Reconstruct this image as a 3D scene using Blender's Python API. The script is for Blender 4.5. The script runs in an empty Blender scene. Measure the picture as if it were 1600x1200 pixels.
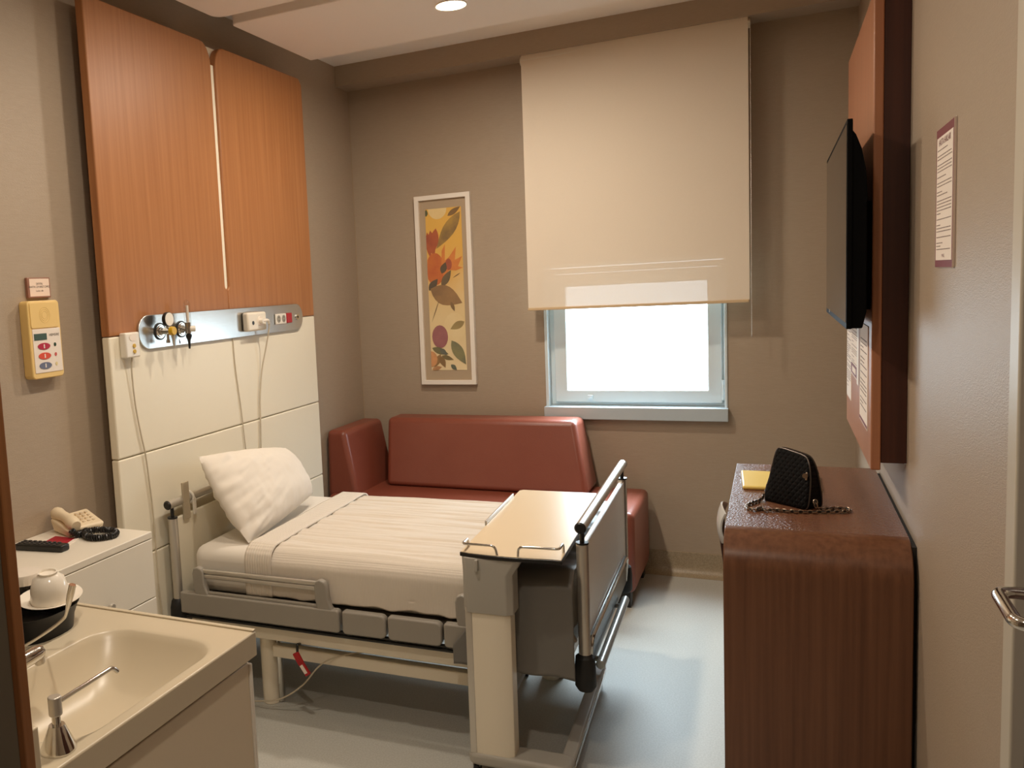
import bpy, bmesh, math, random
from mathutils import Vector, Matrix, noise
random.seed(7)
PI = math.pi
scn = bpy.context.scene
COL = scn.collection

# ------------------------------------------------------------------ camera
cam_d = bpy.data.cameras.new('camera')
cam = bpy.data.objects.new('camera', cam_d); COL.objects.link(cam)
cam_d.sensor_fit = 'HORIZONTAL'; cam_d.sensor_width = 36.0
cam_d.lens = 36.0 * 1361.46 / 1600
cam_d.shift_x = (800 - 522.98) / 1600
cam_d.shift_y = -(600 - 592.42) / 1600
cam_d.clip_start = 0.02
_r = Vector((0.8921, 0.4486, -0.0537)).normalized()
_b = -Vector((-0.4518, 0.8865, -0.1004)).normalized()
_u = _b.cross(_r).normalized(); _b = _r.cross(_u).normalized()
cam.matrix_world = Matrix(((_r.x, _u.x, _b.x, 0), (_r.y, _u.y, _b.y, 0), (_r.z, _u.z, _b.z, 1.6), (0, 0, 0, 1)))
scn.camera = cam

# ------------------------------------------------------------------ world, exposure
w = bpy.data.worlds.new('sky'); scn.world = w; w.use_nodes = True
bg = w.node_tree.nodes['Background']
_n = w.node_tree.nodes; _l = w.node_tree.links      # overcast sky: bright overhead, dimmer towards the horizon
_tc = _n.new('ShaderNodeTexCoord'); _sp = _n.new('ShaderNodeSeparateXYZ'); _l.new(_tc.outputs['Generated'], _sp.inputs[0])
_mr = _n.new('ShaderNodeMapRange'); _mr.interpolation_type = 'SMOOTHSTEP'
for k, v in ((1, 0.0), (2, 0.95), (3, 6.0), (4, 62.0)): _mr.inputs[k].default_value = v
_l.new(_sp.outputs['Z'], _mr.inputs[0]); _l.new(_mr.outputs[0], bg.inputs[1])
bg.inputs[0].default_value = (0.74, 0.90, 1.0, 1)
vs = scn.view_settings
vs.view_transform = 'Standard'; vs.look = 'None'; vs.gamma = 1; vs.use_curve_mapping = False
vs.exposure = 0.0
scn.cycles.use_denoising = True
scn.cycles.max_bounces = 10; scn.cycles.diffuse_bounces = 6; scn.cycles.glossy_bounces = 4
scn.cycles.transparent_max_bounces = 12
scn.cycles.sample_clamp_indirect = 6
scn.cycles.caustics_reflective = False; scn.cycles.caustics_refractive = False

WARM = (1.0, 0.87, 0.72)
def lamp(name, loc, power, size=0.12, color=WARM):
    l = bpy.data.lights.new(name, 'AREA'); l.shape = 'DISK'; l.size = size; l.energy = power; l.color = color
    o = bpy.data.objects.new(name, l); o.location = loc; COL.objects.link(o)
    return o
# daylight portal in the window opening (guides sky light, adds none)
pl = bpy.data.lights.new('window_portal', 'AREA'); pl.shape = 'RECTANGLE'; pl.size = 0.76; pl.size_y = 0.58
pl.cycles.is_portal = True
po = bpy.data.objects.new('window_portal', pl); po.location = (-0.66, 4.975, 1.28); po.rotation_euler = (-PI/2, 0, 0)
COL.objects.link(po)

# ------------------------------------------------------------------ helpers: colour, materials
def s2l(c): return c/12.92 if c <= 0.04045 else ((c+0.055)/1.055)**2.4
def rgb(r, g, b): return (s2l(r/255), s2l(g/255), s2l(b/255), 1)
def mat(name, c, rough=0.5, metal=0.0, spec=0.5, bump=None, vary=None, emit=None, coat=0, coord='Object', sheen=0):
    """bump=(scale,strength,stretch)  vary=(scale, colour2, stretch, lo, hi)"""
    m = bpy.data.materials.new(name); m.use_nodes = True
    nt = m.node_tree; N = nt.nodes; L = nt.links; p = N['Principled BSDF']
    p.inputs['Base Color'].default_value = c; p.inputs['Roughness'].default_value = rough
    p.inputs['Metallic'].default_value = metal; p.inputs['Specular IOR Level'].default_value = spec
    if coat: p.inputs['Coat Weight'].default_value = coat; p.inputs['Coat Roughness'].default_value = 0.1
    if sheen: p.inputs['Sheen Weight'].default_value = sheen
    if emit: p.inputs['Emission Color'].default_value = emit[0]; p.inputs['Emission Strength'].default_value = emit[1]
    if bump or vary: tc = N.new('ShaderNodeTexCoord')
    def nz(scale, stretch, detail=3):
        mp = N.new('ShaderNodeMapping'); mp.inputs['Scale'].default_value = stretch or (1, 1, 1)
        L.new(tc.outputs[coord], mp.inputs[0])
        n = N.new('ShaderNodeTexNoise'); n.inputs['Scale'].default_value = scale; n.inputs['Detail'].default_value = detail
        L.new(mp.outputs[0], n.inputs['Vector']); return n
    if vary:
        n = nz(vary[0], vary[2]); r = N.new('ShaderNodeValToRGB')
        r.color_ramp.elements[0].color = c; r.color_ramp.elements[1].color = vary[1]
        lo, hi = (vary[3], vary[4]) if len(vary) > 3 else (0.35, 0.65)
        r.color_ramp.elements[0].position = lo; r.color_ramp.elements[1].position = hi
        L.new(n.outputs['Fac'], r.inputs[0]); L.new(r.outputs[0], p.inputs['Base Color'])
    if bump:
        n = nz(bump[0], bump[2] if len(bump) > 2 else None); b = N.new('ShaderNodeBump')
        b.inputs['Strength'].default_value = bump[1]; b.inputs['Distance'].default_value = 0.004
        L.new(n.outputs['Fac'], b.inputs['Height']); L.new(b.outputs[0], p.inputs['Normal'])
    return m

def wood(name, c1, c2, rough=0.38, axis=2, spec=0.4, bump=0.05):
    st = [55, 55, 55]; st[axis] = 1.3
    m = mat(name, c1, rough, spec=spec, vary=(1.0, c2, tuple(st), 0.3, 0.72), bump=(1.6, bump, tuple(2*s for s in st)))
    return m

M = {}
M['wall'] = mat('taupe_wallcovering', rgb(174, 157, 137), 0.42, spec=0.35, vary=(9, rgb(168, 151, 131), (3, 3, 60), 0.3, 0.7), bump=(60, 0.25, (2, 2, 9)))
M['ceil'] = mat('ceiling_paint', rgb(250, 246, 240), 0.85, spec=0.2)
M['floor'] = mat('speckled_vinyl', rgb(187, 186, 179), 0.48, spec=0.35, vary=(160, rgb(177, 176, 168), None, 0.4, 0.6), bump=(40, 0.03))
M['cove'] = mat('cove_vinyl', rgb(165, 148, 122), 0.4, vary=(160, rgb(148, 132, 106), None, 0.4, 0.6))
M['wood'] = wood('orange_wood_veneer', rgb(172, 117, 73), rgb(157, 102, 61), 0.42)
M['woodR'] = wood('red_brown_veneer', rgb(182, 126, 92), rgb(164, 108, 78), 0.35)
M['desk'] = wood('desk_laminate', rgb(116, 78, 55), rgb(94, 60, 41), 0.33, axis=2)
M['desktop'] = mat('desk_top_laminate', rgb(126, 86, 64), 0.24, spec=0.8, vary=(1.0, rgb(108, 70, 50), (55, 1.3, 55), 0.3, 0.7), bump=(150, 1.0))
M['darkwood'] = wood('dark_wood', rgb(74, 38, 26), rgb(58, 28, 20), 0.45)
M['edgewood'] = wood('edge_wood', rgb(146, 96, 54), rgb(124, 78, 42), 0.45)
M['cream'] = mat('cream_laminate', rgb(236, 228, 207), 0.4, spec=0.4)
M['white'] = mat('white_plastic', rgb(232, 226, 214), 0.35)
M['whitelam'] = mat('white_laminate', rgb(232, 224, 208), 0.35)
M['steel'] = mat('brushed_steel', rgb(205, 205, 202), 0.27, metal=1.0, bump=(3, 0.03, (1, 1, 200)))
M['chrome'] = mat('chrome', rgb(215, 212, 206), 0.12, metal=1.0)
M['satin'] = mat('satin_aluminium', rgb(206, 200, 190), 0.33, metal=0.7)
M['black'] = mat('black_plastic', rgb(24, 23, 22), 0.35)
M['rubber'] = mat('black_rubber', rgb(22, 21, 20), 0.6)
M['leather'] = mat('rust_leather', rgb(134, 72, 55), 0.36, spec=0.5, bump=(220, 0.12), vary=(3, rgb(129, 67, 50), None))
M['sheet'] = mat('white_sheet', rgb(226, 219, 208), 0.85, spec=0.2, bump=(14, 0.10), sheen=0.1)
M['pillow'] = mat('white_pillowcase', rgb(230, 222, 210), 0.85, spec=0.2, bump=(22, 0.14))
M['dark'] = mat('charcoal_cover', rgb(114, 111, 106), 0.45, spec=0.4, bump=(30, 0.15))
M['taupe'] = mat('taupe_plastic', rgb(152, 146, 136), 0.42)
M['beige'] = mat('beige_coated_metal', rgb(234, 224, 204), 0.38)
M['greybeige'] = mat('grey_beige_plastic', rgb(172, 168, 159), 0.45)
M['laminate'] = mat('bed_board_laminate', rgb(240, 237, 230), 0.4)
M['tabletop'] = mat('beige_tabletop', rgb(226, 206, 174), 0.32, spec=0.5)
M['pvc'] = mat('white_pvc', rgb(216, 228, 232), 0.3)
M['blackglass'] = mat('tv_glass', rgb(26, 24, 23), 0.12, spec=0.7)
M['tvblack'] = mat('tv_casing', rgb(5, 5, 6), 0.6, spec=0.08)
M['yellowed'] = mat('yellowed_plastic', rgb(232, 198, 128), 0.4)
M['paper'] = mat('paper', rgb(235, 224, 212), 0.7)
M['burgundy'] = mat('burgundy_print', rgb(120, 52, 58), 0.6)
M['ink'] = mat('ink', rgb(62, 48, 44), 0.7)
M['greyink'] = mat('faint_ink', rgb(130, 112, 102), 0.7)
M['basin'] = mat('cream_solid_surface', rgb(206, 192, 166), 0.3, spec=0.5)
M['vanity'] = mat('vanity_laminate', rgb(218, 202, 176), 0.4)
M['porcelain'] = mat('porcelain', rgb(238, 230, 216), 0.15, spec=0.6)
M['red'] = mat('red_plastic', rgb(170, 24, 30), 0.4)
M['redpaper'] = mat('crimson_card', rgb(166, 22, 44), 0.5)
M['yellow'] = mat('yellow_leather', rgb(244, 216, 118), 0.38)
M['amber'] = mat('amber_plastic', rgb(206, 164, 30), 0.35)
M['gold'] = mat('dull_gold_metal', rgb(170, 150, 130), 0.3, metal=1)
M['frame'] = mat('white_frame_paint', rgb(238, 230, 218), 0.4)
M['matboard'] = mat('taupe_mat_board', rgb(176, 156, 130), 0.8)
M['doorpaint'] = mat('grey_beige_door_frame', rgb(196, 188, 172), 0.4)
M['greypaint'] = mat('grey_laminate', rgb(128, 120, 108), 0.5)
M['lcd'] = mat('lcd', rgb(70, 92, 84), 0.25)
M['lamp'] = mat('lamp_diffuser', rgb(255, 240, 210), 0.5, emit=((1.0, 0.86, 0.55, 1), 9.0))
M['cable'] = mat('grey_cable', rgb(196, 184, 162), 0.5)
M['quilt'] = None

def mixmat(name, build):
    m = bpy.data.materials.new(name); m.use_nodes = True
    nt = m.node_tree
    for n in list(nt.nodes): nt.nodes.remove(n)
    out = nt.nodes.new('ShaderNodeOutputMaterial'); sh = build(nt.nodes, nt.links)
    nt.links.new(sh, out.inputs[0]); return m
def schlick(N, L, k=1.0):
    f = N.new('ShaderNodeLayerWeight'); f.inputs[0].default_value = 0.5
    p = N.new('ShaderNodeMath'); p.operation = 'POWER'; p.inputs[1].default_value = 5; L.new(f.outputs['Facing'], p.inputs[0])
    a = N.new('ShaderNodeMath'); a.operation = 'MULTIPLY_ADD'; a.inputs[1].default_value = .9*k; a.inputs[2].default_value = .04*k; L.new(p.outputs[0], a.inputs[0])
    return a.outputs[0]
def _glass(N, L):
    t = N.new('ShaderNodeBsdfTransparent'); g = N.new('ShaderNodeBsdfGlossy'); g.inputs['Roughness'].default_value = 0.02
    x = N.new('ShaderNodeMixShader'); L.new(schlick(N, L), x.inputs[0]); L.new(t.outputs[0], x.inputs[1]); L.new(g.outputs[0], x.inputs[2])
    return x.outputs[0]
M['glass'] = mixmat('clear_pane', _glass)
def _clear(N, L):
    t = N.new('ShaderNodeBsdfTransparent'); t.inputs[0].default_value = (0.93, 0.92, 0.9, 1)
    g = N.new('ShaderNodeBsdfGlossy'); g.inputs['Roughness'].default_value = 0.08
    x = N.new('ShaderNodeMixShader'); L.new(schlick(N, L), x.inputs[0]); L.new(t.outputs[0], x.inputs[1]); L.new(g.outputs[0], x.inputs[2])
    return x.outputs[0]
M['clear'] = mixmat('clear_plastic', _clear)
def _blind(N, L):
    tc = N.new('ShaderNodeTexCoord'); mp = N.new('ShaderNodeMapping'); mp.inputs['Scale'].default_value = (40, 40, 500)
    L.new(tc.outputs['Object'], mp.inputs[0])
    n = N.new('ShaderNodeTexNoise'); n.inputs['Scale'].default_value = 2; L.new(mp.outputs[0], n.inputs['Vector'])
    r = N.new('ShaderNodeValToRGB'); r.color_ramp.elements[0].color = rgb(238, 226, 208); r.color_ramp.elements[1].color = rgb(232, 219, 200)
    L.new(n.outputs['Fac'], r.inputs[0])
    d = N.new('ShaderNodeBsdfDiffuse'); L.new(r.outputs[0], d.inputs[0])
    t = N.new('ShaderNodeBsdfTranslucent'); L.new(r.outputs[0], t.inputs[0])
    x = N.new('ShaderNodeMixShader'); x.inputs[0].default_value = 0.014; L.new(d.outputs[0], x.inputs[1]); L.new(t.outputs[0], x.inputs[2])
    tr = N.new('ShaderNodeBsdfTransparent'); y = N.new('ShaderNodeMixShader'); y.inputs[0].default_value = 0.05
    L.new(x.outputs[0], y.inputs[1]); L.new(tr.outputs[0], y.inputs[2])
    return y.outputs[0]
M['blind'] = mixmat('blind_fabric', _blind)

def waffle(name, c, sx, sy, strength):
    m = mat(name, c, 0.85, spec=0.15, sheen=0.1)
    nt = m.node_tree; N = nt.nodes; L = nt.links; tc = N.new('ShaderNodeTexCoord')
    sep = N.new('ShaderNodeSeparateXYZ'); L.new(tc.outputs['Object'], sep.inputs[0])
    acc = None
    for i, s in ((0, sx), (1, sy)):
        a = N.new('ShaderNodeMath'); a.operation = 'MULTIPLY'; a.inputs[1].default_value = s; L.new(sep.outputs[i], a.inputs[0])
        b = N.new('ShaderNodeMath'); b.operation = 'SINE'; L.new(a.outputs[0], b.inputs[0])
        if acc is None: acc = b
        else:
            c_ = N.new('ShaderNodeMath'); c_.operation = 'ADD'; L.new(acc.outputs[0], c_.inputs[0]); L.new(b.outputs[0], c_.inputs[1]); acc = c_
    bp = N.new('ShaderNodeBump'); bp.inputs['Strength'].default_value = strength; bp.inputs['Distance'].default_value = 0.002
    L.new(acc.outputs[0], bp.inputs['Height']); L.new(bp.outputs[0], N['Principled BSDF'].inputs['Normal'])
    return m
M['waffle'] = waffle('white_waffle_blanket', rgb(216, 206, 192), 1050, 1050, 0.16)
M['waffleband'] = waffle('white_waffle_fold', rgb(220, 210, 196), 600, 420, 0.35)

def _quilt():
    m = mat('black_quilted_fabric', rgb(12, 11, 12), 0.75, spec=0.2)
    nt = m.node_tree; N = nt.nodes; L = nt.links; tc = N.new('ShaderNodeTexCoord')
    sep = N.new('ShaderNodeSeparateXYZ'); L.new(tc.outputs['Object'], sep.inputs[0])
    hs = []
    for sg in (1, -1):
        a = N.new('ShaderNodeMath'); a.operation = 'MULTIPLY_ADD'; a.inputs[1].default_value = 1.3 * sg
        L.new(sep.outputs[0], a.inputs[0]); L.new(sep.outputs[2], a.inputs[2])
        b = N.new('ShaderNodeMath'); b.operation = 'MULTIPLY'; b.inputs[1].default_value = 130; L.new(a.outputs[0], b.inputs[0])
        c = N.new('ShaderNodeMath'); c.operation = 'SINE'; L.new(b.outputs[0], c.inputs[0])
        d = N.new('ShaderNodeMath'); d.operation = 'ABSOLUTE'; L.new(c.outputs[0], d.inputs[0]); hs.append(d)
    mn = N.new('ShaderNodeMath'); mn.operation = 'MINIMUM'; L.new(hs[0].outputs[0], mn.inputs[0]); L.new(hs[1].outputs[0], mn.inputs[1])
    bp = N.new('ShaderNodeBump'); bp.inputs['Strength'].default_value = 0.5; bp.inputs['Distance'].default_value = 0.006
    L.new(mn.outputs[0], bp.inputs['Height']); L.new(bp.outputs[0], N['Principled BSDF'].inputs['Normal'])
    return m
M['quilt'] = _quilt()

# ------------------------------------------------------------------ helpers: mesh
def BM(): return bmesh.new()
def box(bm, x0, x1, y0, y1, z0, z1):
    v = [bm.verts.new(p) for p in ((x0,y0,z0),(x1,y0,z0),(x1,y1,z0),(x0,y1,z0),(x0,y0,z1),(x1,y0,z1),(x1,y1,z1),(x0,y1,z1))]
    for f in ((0,3,2,1),(4,5,6,7),(0,1,5,4),(1,2,6,5),(2,3,7,6),(3,0,4,7)): bm.faces.new([v[i] for i in f])
    return bm
def frame_axes(d):
    d = d.normalized(); a = Vector((0,0,1)) if abs(d.z) < 0.9 else Vector((1,0,0))
    u = d.cross(a).normalized(); return u, d.cross(u).normalized()
def cyl(bm, p0, p1, r, r2=None, seg=20):
    p0 = Vector(p0); p1 = Vector(p1); r2 = r if r2 is None else r2
    u, v = frame_axes(p1-p0); A = []; B = []
    for i in range(seg):
        a = 2*PI*i/seg; d = u*math.cos(a)+v*math.sin(a)
        A.append(bm.verts.new(p0+d*r)); B.append(bm.verts.new(p1+d*r2))
    for i in range(seg): j=(i+1)%seg; bm.faces.new((A[i],A[j],B[j],B[i]))
    bm.faces.new(A[::-1]); bm.faces.new(B)
    return bm
def smooth_path(pts, n=6):
    P = [Vector(p) for p in pts]; out = []
    for i in range(len(P)-1):
        p0 = P[max(i-1,0)]; p1 = P[i]; p2 = P[i+1]; p3 = P[min(i+2,len(P)-1)]
        for k in range(n):
            t = k/n
            out.append(0.5*((2*p1)+(p2-p0)*t+(2*p0-5*p1+4*p2-p3)*t*t+(3*p1-p0-3*p2+p3)*t**3))
    out.append(P[-1]); return out
def fillet_path(pts, r, n=5):
    P = [Vector(p) for p in pts]; out = [P[0]]
    for i in range(1, len(P)-1):
        a = (P[i-1]-P[i]); b = (P[i+1]-P[i]); d = min(r, a.length*.49, b.length*.49)
        q0 = P[i]+a.normalized()*d; q1 = P[i]+b.normalized()*d
        for k in range(n+1):
            t = k/n; out.append(q0*(1-t)**2+P[i]*2*t*(1-t)+q1*t*t)
    out.append(P[-1]); return out
def tube(bm, pts, r, seg=10, closed=False, rb=None):
    P = [Vector(p) for p in pts]; n = len(P); rings = []
    t0 = (P[1]-P[0]).normalized(); u, v = frame_axes(t0)
    for i in range(n):
        if closed: t = (P[(i+1)%n]-P[i-1]).normalized()
        else: t = (P[min(i+1,n-1)]-P[max(i-1,0)]).normalized()
        u = (u - t*u.dot(t)).normalized(); v = t.cross(u)
        rr = r[i] if isinstance(r, (list, tuple)) else r
        rings.append([bm.verts.new(P[i]+(u*math.cos(2*PI*k/seg)*rr+v*math.sin(2*PI*k/seg)*(rr if rb is None else rb))) for k in range(seg)])
    for i in range(n if closed else n-1):
        A = rings[i]; B = rings[(i+1)%n]
        for k in range(seg): j=(k+1)%seg; bm.faces.new((A[k],A[j],B[j],B[k]))
    if not closed: bm.faces.new(rings[0][::-1]); bm.faces.new(rings[-1])
    return bm
def lathe(bm, prof, c, seg=28, cap=True):
    c = Vector(c); rings = []
    for r, z in prof:
        rings.append([bm.verts.new(c+Vector((r*math.cos(2*PI*k/seg), r*math.sin(2*PI*k/seg), z))) for k in range(seg)])
    for A, B in zip(rings, rings[1:]):
        for k in range(seg): j=(k+1)%seg; bm.faces.new((A[k],A[j],B[j],B[k]))
    if cap:
        if prof[0][0] > 1e-5: bm.faces.new(rings[0][::-1])
        if prof[-1][0] > 1e-5: bm.faces.new(rings[-1])
    return bm
def prism(bm, poly, axis, a0, a1):
    """poly: 2-D points in the two other axes (x:(y,z) y:(x,z) z:(x,y))"""
    def P(p, a):
        return {'x': (a, p[0], p[1]), 'y': (p[0], a, p[1]), 'z': (p[0], p[1], a)}[axis]
    A = [bm.verts.new(P(p, a0)) for p in poly]; B = [bm.verts.new(P(p, a1)) for p in poly]
    n = len(poly)
    for i in range(n): j=(i+1)%n; bm.faces.new((A[i],A[j],B[j],B[i]))
    bm.faces.new(A[::-1]); bm.faces.new(B)
    return bm
def rrect(x0, x1, y0, y1, r, n=6, corners=(1,1,1,1)):
    out = []
    for k, (cx, cy, a) in enumerate(((x0, y0, PI), (x1, y0, 1.5*PI), (x1, y1, 0), (x0, y1, .5*PI))):
        rr = r*corners[k]
        if rr < 1e-6: out.append((cx, cy)); continue
        ox = cx + (rr if cx == x0 else -rr); oy = cy + (rr if cy == y0 else -rr)
        for i in range(n+1):
            t = a + .5*PI*i/n; out.append((ox+rr*math.cos(t), oy+rr*math.sin(t)))
    return out
def ell(cx, cy, rx, ry, n=24): return [(cx+rx*math.cos(2*PI*i/n), cy+ry*math.sin(2*PI*i/n)) for i in range(n)]
def grid(bm, fn, nu, nv):
    V = [[bm.verts.new(fn(i/nu, j/nv)) for j in range(nv+1)] for i in range(nu+1)]
    for i in range(nu):
        for j in range(nv): bm.faces.new((V[i][j], V[i+1][j], V[i+1][j+1], V[i][j+1]))
    return bm

def obj(name, bm, m, parent=None, bevel=0, seg=3, sub=0, smooth=True, ang=40):
    if parent is not None and parent.type == 'EMPTY' and not parent.get('_local'):
        bmesh.ops.translate(bm, verts=bm.verts, vec=-Vector(parent.location))
    elif parent is not None and parent.get('_off'):
        bmesh.ops.translate(bm, verts=bm.verts, vec=-Vector(parent['_off']))
    bmesh.ops.recalc_face_normals(bm, faces=bm.faces)
    me = bpy.data.meshes.new(name); bm.to_mesh(me); bm.free()
    for mm in (m if isinstance(m, (list, tuple)) else [m]): me.materials.append(mm)
    if smooth: me.shade_smooth(); me.set_sharp_from_angle(angle=math.radians(ang))
    o = bpy.data.objects.new(name, me); COL.objects.link(o)
    if parent is not None:
        o.parent = parent
        off = parent.get('_off') if parent.type != 'EMPTY' else (None if parent.get('_local') else parent.location)
        if off is not None: o['_off'] = tuple(off)
    if bevel:
        b = o.modifiers.new('bevel', 'BEVEL'); b.width = bevel; b.segments = seg; b.limit_method = 'ANGLE'; b.angle_limit = math.radians(35)
        b.harden_normals = False
    if sub: s = o.modifiers.new('sub', 'SUBSURF'); s.levels = sub; s.render_levels = sub
    return o
def thing(name, label, cat, loc=(0,0,0), rotz=0, group=None, local=False):
    o = bpy.data.objects.new(name, None); COL.objects.link(o); o.empty_display_size = 0.05
    o.location = loc; o.rotation_euler = (0, 0, rotz); o['label'] = label; o['category'] = cat
    if group: o['group'] = group
    if local: o['_local'] = 1
    return o
def tag(o, label, cat, group=None):
    o['label'] = label; o['category'] = cat
    if group: o['group'] = group
    return o
def struct(name, bm, m, parent=None, **k):
    o = obj(name, bm, m, parent, **k); o['kind'] = 'structure'; return o
def lettering(name, lines, parent, place, m, thick=0.0004):
    """lines: (text, u, v, size, align); place(u,v)->Vector maps flat text coordinates to the surface"""
    bm = BM()
    for t, u, v, size, al in lines:
        cu = bpy.data.curves.new('t', 'FONT'); cu.body = t; cu.size = size; cu.align_x = al; cu.resolution_u = 2
        o = bpy.data.objects.new('t', cu); COL.objects.link(o)
        me = bpy.data.meshes.new_from_object(o.evaluated_get(bpy.context.evaluated_depsgraph_get()))
        base = len(bm.verts); bm.from_mesh(me); bm.verts.ensure_lookup_table()
        for vv in bm.verts[base:]: vv.co = place(vv.co.x+u, vv.co.y+v)
        bpy.data.objects.remove(o); bpy.data.meshes.remove(me); bpy.data.curves.remove(cu)
    return obj(name, bm, m, parent, smooth=False)

XL, XR, YB, YF, ZC = -2.275, 0.345, 4.84, -0.75, 2.89

# ================================================================== SETTING
struct('floor', box(BM(), XL-.1, XR+.15, YF-.1, YB+.3, -0.1, 0), M['floor'], smooth=False)
struct('ceiling', box(BM(), XL-.1, XR+.15, YF-.1, YB+.3, ZC, ZC+.1), M['ceil'], smooth=False)
struct('wall_left', box(BM(), XL-.1, XL, YF, YB, 0, ZC), M['wall'], smooth=False)
struct('wall_front', box(BM(), XL, XR, YF-.1, YF, 0, ZC), M['wall'], smooth=False)
bm = BM()
box(bm, XR, XR+.12, 1.775, YB, 0, ZC); box(bm, XR, XR+.12, YF, 0.78, 0, ZC); box(bm, XR, XR+.12, 0.78, 1.775, 2.15, ZC)
struct('wall_right', bm, M['wall'], smooth=False)
# back wall with the window opening
WX0, WX1, WZ0, WZ1 = -1.13, -0.232, 0.895, 1.66
bm = BM()
box(bm, XL-.1, WX0, YB, YB+.13, 0, ZC); box(bm, WX1, XR+.12, YB, YB+.13, 0, ZC)
box(bm, WX0, WX1, YB, YB+.13, 0, WZ0); box(bm, WX0, WX1, YB, YB+.13, WZ1, ZC)
struct('wall_back', bm, M['wall'], smooth=False)
# wall covering joint line in the corner, and beam over the window
struct('trim_1', box(BM(), XL, XR, 4.671, YB, 2.776, ZC), M['wall'], smooth=False)
bm = BM(); box(bm, XL, XL+.0035, YB-.0035, YB, 0.12, 2.776)
struct('trim_2', bm, mat('corner_joint', rgb(170, 150, 124), 0.5), smooth=False)
# suspended ceiling slabs
for i, (y0, y1) in enumerate(((3.262, 3.985), (2.30, 3.160), (1.36, 2.21), (0.42, 1.27))):
    poly = rrect(-2.07, 0.16, y0, y1, 0.05, corners=(1, 1, 1, 1) if i else (.6, 1, 1, 0.15))
    struct('trim_%d' % (3+i), prism(BM(), poly, 'z', 2.75, 2.83), M['ceil'], bevel=0.004, seg=2)
# coved vinyl skirting
def cove(name, P, nrm):
    prof = [(0.0, 0.122), (0.006, 0.120), (0.006, 0.05), (0.010, 0.03), (0.020, 0.014), (0.036, 0.005), (0.055, 0.0012), (0.055, 0.0), (0, 0)]
    bm = BM(); a, b = P; n = Vector(nrm)
    A = [bm.verts.new(Vector(a)+n*d+Vector((0,0,z))) for d, z in prof]; B = [bm.verts.new(Vector(b)+n*d+Vector((0,0,z))) for d, z in prof]
    for i in range(len(prof)): j=(i+1)%len(prof); bm.faces.new((A[i],A[j],B[j],B[i]))
    bm.faces.new(A[::-1]); bm.faces.new(B); struct(name, bm, M['cove'])
cove('baseboard_back', ((XL, YB, 0), (XR, YB, 0)), (0, -1, 0))
cove('baseboard_left', ((XL, 1.0, 0), (XL, YB, 0)), (1, 0, 0))
cove('baseboard_right', ((XR, 1.80, 0), (XR, YB, 0)), (-1, 0, 0))
# partition by the entrance, seen edge on
struct('trim_7', box(BM(), XL, -1.049, 0.913, 0.930, 0, ZC), M['greypaint'], smooth=False)
struct('trim_8', box(BM(), -1.049, -1.0345, 0.912, 0.931, 0, ZC), M['edgewood'], bevel=0.002, seg=2)

# window
win = bpy.data.objects.new('window_1', None); COL.objects.link(win); win.location = (-.68, YB, WZ0); win['kind'] = 'structure'
def wpart(n, bm, m, par=win, **k): return struct(n, bm, m, par, **k)
bm = BM()   # lining of the reveal and face trim
box(bm, -1.146, WX0+.002, 4.832, 4.95, WZ0, WZ1+.02); box(bm, WX1-.002, -.220, 4.832, 4.95, WZ0, WZ1+.02)
box(bm, -1.146, -.220, 4.832, 4.95, WZ1, WZ1+.02)
wpart('window_lining', bm, M['pvc'], bevel=0.003)
bm = BM()
box(bm, -1.150, -.217, 4.795, 4.835, 0.832, 0.899); box(bm, -1.13, -.232, 4.83, 4.95, 0.885, 0.899)
wpart('window_sill', bm, mat('grey_sill', rgb(186, 199, 206), .35), bevel=0.003)
def ringbox(x0, x1, z0, z1, wd, y0, y1):
    bm = BM()
    for k in range(2): pass
    O = [(x0,z0),(x1,z0),(x1,z1),(x0,z1)]; I = [(x0+wd,z0+wd),(x1-wd,z0+wd),(x1-wd,z1-wd),(x0+wd,z1-wd)]
    V = {}
    for nm, pts in (('O', O), ('I', I)):
        for y in (y0, y1): V[nm, y] = [bm.verts.new((p[0], y, p[1])) for p in pts]
    for i in range(4):
        j = (i+1) % 4
        bm.faces.new((V['O',y0][i],V['O',y0][j],V['I',y0][j],V['I',y0][i])); bm.faces.new((V['O',y1][i],V['O',y1][j],V['I',y1][j],V['I',y1][i]))
        bm.faces.new((V['O',y0][i],V['O',y0][j],V['O',y1][j],V['O',y1][i])); bm.faces.new((V['I',y0][i],V['I',y0][j],V['I',y1][j],V['I',y1][i]))
    return bm
wpart('window_frame', ringbox(-1.128, -.232, 0.899, 1.655, 0.03, 4.89, 4.95), M['pvc'], bevel=0.004)
sash = wpart('window_sash', ringbox(-1.103, -.246, 0.915, 1.622, 0.068, 4.872, 4.94), M['pvc'], bevel=0.006)
wpart('pane', box(BM(), -1.038, -.312, 4.905, 4.911, 0.98, 1.556), M['glass'], smooth=False)
bm = BM(); box(bm, -.925, -.898, 4.858, 4.874, 0.935, 0.957); cyl(bm, (-.911, 4.852, .944), (-.911, 4.860, .944), .005)
wpart('window_latch', bm, M['pvc'], bevel=0.002)
wpart('window_hinge', cyl(BM(), (-.243, 4.865, 0.935), (-.243, 4.865, 1.04), 0.007), M['pvc'])

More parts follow.
